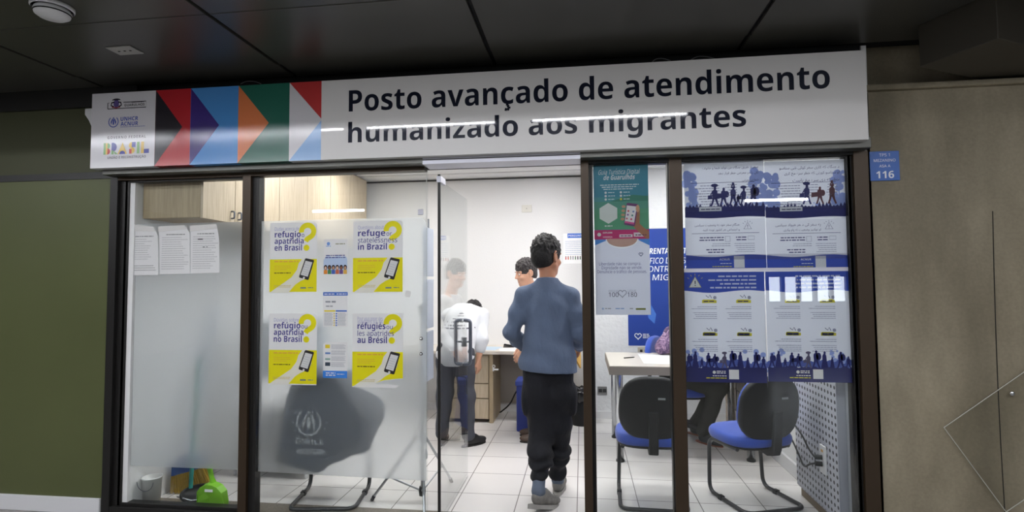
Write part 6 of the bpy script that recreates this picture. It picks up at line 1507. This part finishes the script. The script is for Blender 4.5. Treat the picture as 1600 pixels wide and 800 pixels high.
for h_, k_, a_ in zip(hips, kns, ans): F.chain([h_, k_, a_], [0.075, 0.05, 0.034], 0.03); F.cone(a_, np.array(a_)+(0.0, 0.12, -0.05), 0.03, 0.02, 0.02)
pr.head(F, hc, hM, 0.98); F.mesh('body', m_skin2, pr.t); pr.face(m_hair); pr.hair(m_hair2, top=0.04, neck=-0.03, fringe=0.045, seed=8, tex=0.007, side=0.005)
def upper(pr, m, zlow, ztop, shs, els, wrs, amp=0.005, sleeve=0.94, name='shirt', zoff=-0.02, yo=0.0, wid=1.0):
    G = Field((-0.46, -0.4, zlow-0.02), (0.46, 0.46, ztop+0.06), 0.0068); df = fold(amp, 30, 12, 0.9)
    G.ell((0, -0.03+yo, 0.90+zoff), (0.160*wid, 0.115, 0.17), 0.05, fl=df).ell((0, -0.02+yo, 1.05+zoff), (0.150*wid, 0.112, 0.15), 0.05, fl=df).ell((0, 0.0+yo, 1.22+zoff), (0.172*wid, 0.112, 0.14), 0.05, fl=df)
    G.cone((0, 0.005+yo, 1.29+zoff), (0, 0.02+yo, 1.37+zoff), 0.08, 0.068, 0.03)
    for sh, el, wr in zip(shs, els, wrs): G.chain([np.array(sh)*0.7+np.array((0, yo, 1.30+zoff))*0.3, sh, el, ep(el, wr, sleeve)], [0.064, 0.062, 0.052, 0.042], 0.03, fl=fold(amp*0.8, 44, 18, 2.0))
    G.half((0, 0, zlow), (0, 0, -1)); G.half((0, 0.02, ztop), (0, 0.2, 1)); return G.mesh(name, m, pr.t)
def lower(pr, m, hips, kns, ans, top, end=0.95, rs=(0.098, 0.074, 0.058), amp=0.005):
    allp = np.array(list(hips)+list(kns)+list(ans)); T = Field(allp.min(0)-0.16, np.maximum(allp.max(0)+0.16, (-9, -9, top+0.02)), 0.0075); tf = fold(amp, 34, 12, 0.3); hcn = np.mean(hips, 0)
    T.ell(tuple(hcn+(0, 0, 0.0)), (0.155, 0.112, 0.11), 0.05, fl=tf)
    for h_, k_, a_ in zip(hips, kns, ans): T.chain([h_, k_, ep(k_, a_, end)], rs, 0.04, fl=tf)
    return T.mesh('trousers', m, pr.t)
def feet(pr, ans, ds, m, msole, sc=0.95):
    for a_, d in zip(ans, ds):
        S2 = Field(np.array(a_)-0.26, np.array(a_)+0.28, 0.006); M_, b_ = shoe(S2, a_, d, sc); so = S2.mesh('shoe', m, pr.t); sole(so, M_, b_, sc, msole)
upper(pr, mat('white_shirt', rgb(226, 228, 232), 0.85, bump=(200, 0.1)), 0.82, 1.36, (shL, shR), (elL, elR), (wrL, wrR))
lower(pr, mat('dark_grey_trousers', rgb(60, 62, 70), 0.85), hips, kns, ans, 0.95)
m_bshoe = mat('brown_leather_shoe', rgb(72, 56, 46), 0.45); m_dsole = mat('dark_sole', rgb(30, 28, 26), 0.6)
feet(pr, ans, ((0, 1, 0), (0.1, 1, 0)), m_bshoe, m_dsole)

# ---------- the person in white behind the open door, bending over the long desk with the back turned
pr = Person('person in a white printed vest bending over the long desk behind the glass door', (-1.145, 4.90, 0), R(-8), m_skin2)
hM = np.array(Matrix.Rotation(R(-20), 3, 'Z') @ Matrix.Rotation(R(-62), 3, 'X')); hc = (-0.03, 0.50, 1.165)
F = Field((-0.42, -0.3, -0.02), (0.42, 0.72, 1.42), 0.0068)
shL, shR = (-0.175, 0.26, 1.15), (0.160, 0.25, 1.15); elL, wrL = (-0.22, 0.42, 0.95), (-0.12, 0.60, 0.83); elR, wrR = (0.195, 0.14, 0.93), (0.175, 0.10, 0.755)
hips = ((-0.09, -0.02, 0.84), (0.08, -0.02, 0.84)); kns = ((-0.11, -0.01, 0.45), (0.10, -0.01, 0.45)); ans = ((-0.135, -0.03, 0.085), (0.12, -0.02, 0.085))
F.ell((0, -0.01, 0.88), (0.13, 0.085, 0.12), 0.05).ell((0, 0.07, 1.0), (0.12, 0.085, 0.13), 0.05).ell((0, 0.19, 1.12), (0.15, 0.10, 0.12), 0.05)
F.cone((-0.01, 0.28, 1.17), (-0.02, 0.42, 1.18), 0.058, 0.052, 0.03)
for sh, el, wr, sx_ in ((shL, elL, wrL, -1), (shR, elR, wrR, 1)): F.chain([(sx_*0.06, 0.25, 1.17), sh, el, wr], [0.05, 0.045, 0.036, 0.026], 0.03); pr.hand(F, wr, (0.02, 0.10, -1) if sx_ > 0 else (0.3, 0.8, -0.1), (-sx_, 0.3, 0) if sx_ > 0 else (0, 0, -1), -sx_, 0.75)
for h_, k_, a_ in zip(hips, kns, ans): F.chain([h_, k_, a_], [0.075, 0.05, 0.034], 0.03); F.cone(a_, np.array(a_)+(0.0, 0.12, -0.05), 0.03, 0.02, 0.02)
pr.head(F, hc, hM, 0.98); F.mesh('body', m_skin2, pr.t); pr.face(m_hair); pr.hair(m_hair, top=0.02, neck=-0.045, fringe=0.05, seed=5)
G = Field((-0.46, -0.3, 0.68), (0.46, 0.62, 1.36), 0.0068); df = fold(0.006, 30, 12, 0.9)
G.ell((0, -0.02, 0.82), (0.182, 0.135, 0.15), 0.05, fl=df).ell((0, 0.03, 0.95), (0.172, 0.122, 0.16), 0.05, fl=df).ell((0, 0.12, 1.06), (0.175, 0.125, 0.15), 0.06, fl=df).ell((0, 0.21, 1.15), (0.182, 0.115, 0.12), 0.06, fl=df)
for sh, el, wr in ((shL, elL, wrL), (shR, elR, wrR)): G.chain([np.array(sh)*0.7+np.array((0, 0.25, 1.17))*0.3, sh, el, ep(el, wr, 0.45)], [0.066, 0.066, 0.058, 0.052], 0.03, fl=fold(0.005, 44, 18, 2.0))
G.cone((0, 0.27, 1.17), (0, 0.34, 1.19), 0.085, 0.072, 0.03); G.half((0, 0, 0.715), (0, 0, -1)); vest = G.mesh('vest', MATS['white_shirt'], pr.t)
p = Print(0); mk_ = mat('print_dark_grey', rgb(60, 66, 84), 0.7)
p.disc(0.03, 1.175, 0.022, mk_, 2, 0.012, a0=0, a1=180); p.rect(0.0, 0.06, 1.155, 1.162, mk_, 2)
for k, (w_, z) in enumerate(((0.05, 1.13), (0.10, 1.10), (0.13, 1.07), (0.15, 1.045))): p.words(0.01-w_, 0.01+w_, z, 0.013 if k else 0.008, mk_, 2, k, 0)
o = wrap(p, vest, -0.1).build('back_print'); o.parent = pr.t
lower(pr, mat('charcoal_trousers', rgb(70, 72, 80), 0.85), hips, kns, ans, 0.95)
feet(pr, ans, ((-0.2, 1, 0), (0.55, 0.8, 0)), mat('black_shoe', rgb(28, 27, 28), 0.5), m_dsole)

# ---------- the seated person behind the desk
pr = Person('person in a purple patterned jacket and dark trousers seated behind the desk', (0.90, 5.42, 0), math.atan2(-0.9, -0.436), m_skin2)
hM = np.array(Matrix.Rotation(R(10), 3, 'Z') @ Matrix.Rotation(R(-22), 3, 'X')); hc = (0.0, 0.10, 1.20)
F = Field((-0.42, -0.4, -0.02), (0.42, 0.75, 1.42), 0.0068)
shL, shR = (-0.17, 0.0, 0.965), (0.17, 0.0, 0.965); elL, wrL = (-0.24, 0.08, 0.86), (-0.10, 0.26, 0.86); elR, wrR = (0.27, -0.06, 0.85), (0.20, 0.16, 0.86)
hips = ((-0.09, -0.05, 0.535), (0.09, -0.05, 0.535)); kns = ((-0.12, 0.39, 0.53), (0.12, 0.40, 0.53)); ans = ((-0.10, 0.12, 0.085), (0.14, 0.26, 0.085))
F.ell((0, -0.05, 0.56), (0.14, 0.10, 0.11), 0.05).ell((0, -0.02, 0.72), (0.125, 0.09, 0.14), 0.05).ell((0, 0.03, 0.88), (0.15, 0.09, 0.13), 0.05); F.cone((0, 0.05, 0.97), (0, 0.10, 1.11), 0.058, 0.052, 0.03)
for sh, el, wr, sx_ in ((shL, elL, wrL, -1), (shR, elR, wrR, 1)): F.chain([(sx_*0.06, 0.05, 0.98), sh, el, wr], [0.05, 0.045, 0.036, 0.026], 0.03); pr.hand(F, wr, (-sx_*0.5, 0.8, -0.1), (0, 0, -1), sx_*-1, 0.35)
for h_, k_, a_ in zip(hips, kns, ans): F.chain([h_, k_, a_], [0.08, 0.055, 0.036], 0.03); F.cone(a_, np.array(a_)+(0.0, 0.12, -0.05), 0.03, 0.02, 0.02)
pr.head(F, hc, hM, 0.97); F.mesh('body', m_skin2, pr.t); pr.face(m_hair); pr.hair(m_hair, top=0.03, neck=-0.06, fringe=0.05, seed=9)
def jacket_mat():
    m, nt, b_, out = new_mat('purple_patterned_jacket'); tc = nt.nodes.new('ShaderNodeTexCoord'); n_ = nt.nodes.new('ShaderNodeTexNoise'); n_.inputs['Scale'].default_value = 22; n_.inputs['Detail'].default_value = 4; n_.inputs['Distortion'].default_value = 1.5
    cr = nt.nodes.new('ShaderNodeValToRGB'); cr.color_ramp.elements[0].color = (*rgb(74, 58, 92), 1); cr.color_ramp.elements[0].position = 0.38; cr.color_ramp.elements[1].color = (*rgb(172, 142, 168), 1); cr.color_ramp.elements[1].position = 0.62
    e_ = cr.color_ramp.elements.new(0.5); e_.color = (*rgb(122, 96, 130), 1)
    nt.links.new(tc.outputs['Object'], n_.inputs['Vector']); nt.links.new(n_.outputs['Fac'], cr.inputs[0]); nt.links.new(cr.outputs[0], b_.inputs['Base Color']); b_.inputs['Roughness'].default_value = 0.8; return m
mj = jacket_mat(); G = Field((-0.46, -0.4, 0.5), (0.46, 0.5, 1.12), 0.0068); df = fold(0.007, 34, 14, 0.5)
G.ell((0, -0.05, 0.60), (0.165, 0.125, 0.12), 0.05, fl=df).ell((0, -0.02, 0.74), (0.158, 0.118, 0.15), 0.05, fl=df).ell((0, 0.03, 0.89), (0.178, 0.115, 0.14), 0.05, fl=df); G.cone((0, 0.05, 0.96), (0, 0.075, 1.04), 0.08, 0.07, 0.03)
for sh, el, wr in ((shL, elL, wrL), (shR, elR, wrR)): G.chain([np.array(sh)*0.7+np.array((0, 0.05, 0.97))*0.3, sh, el, ep(el, wr, 0.92)], [0.072, 0.070, 0.060, 0.048], 0.03, fl=df)
G.half((0, 0, 0.53), (0, 0, -1)); G.half((0, 0.06, 1.03), (0, 0.3, 1)); G.mesh('jacket', mj, pr.t)
lower(pr, mat('dark_olive_trousers', rgb(44, 46, 40), 0.85, var=(7, 0.3)), hips, kns, ans, 0.66, rs=(0.10, 0.082, 0.062), amp=0.006)
feet(pr, ans, ((0.1, 1, 0), (0.3, 1, 0)), mat('dark_trainer', rgb(38, 44, 46), 0.6), mat('orange_sole', rgb(140, 76, 52), 0.6))
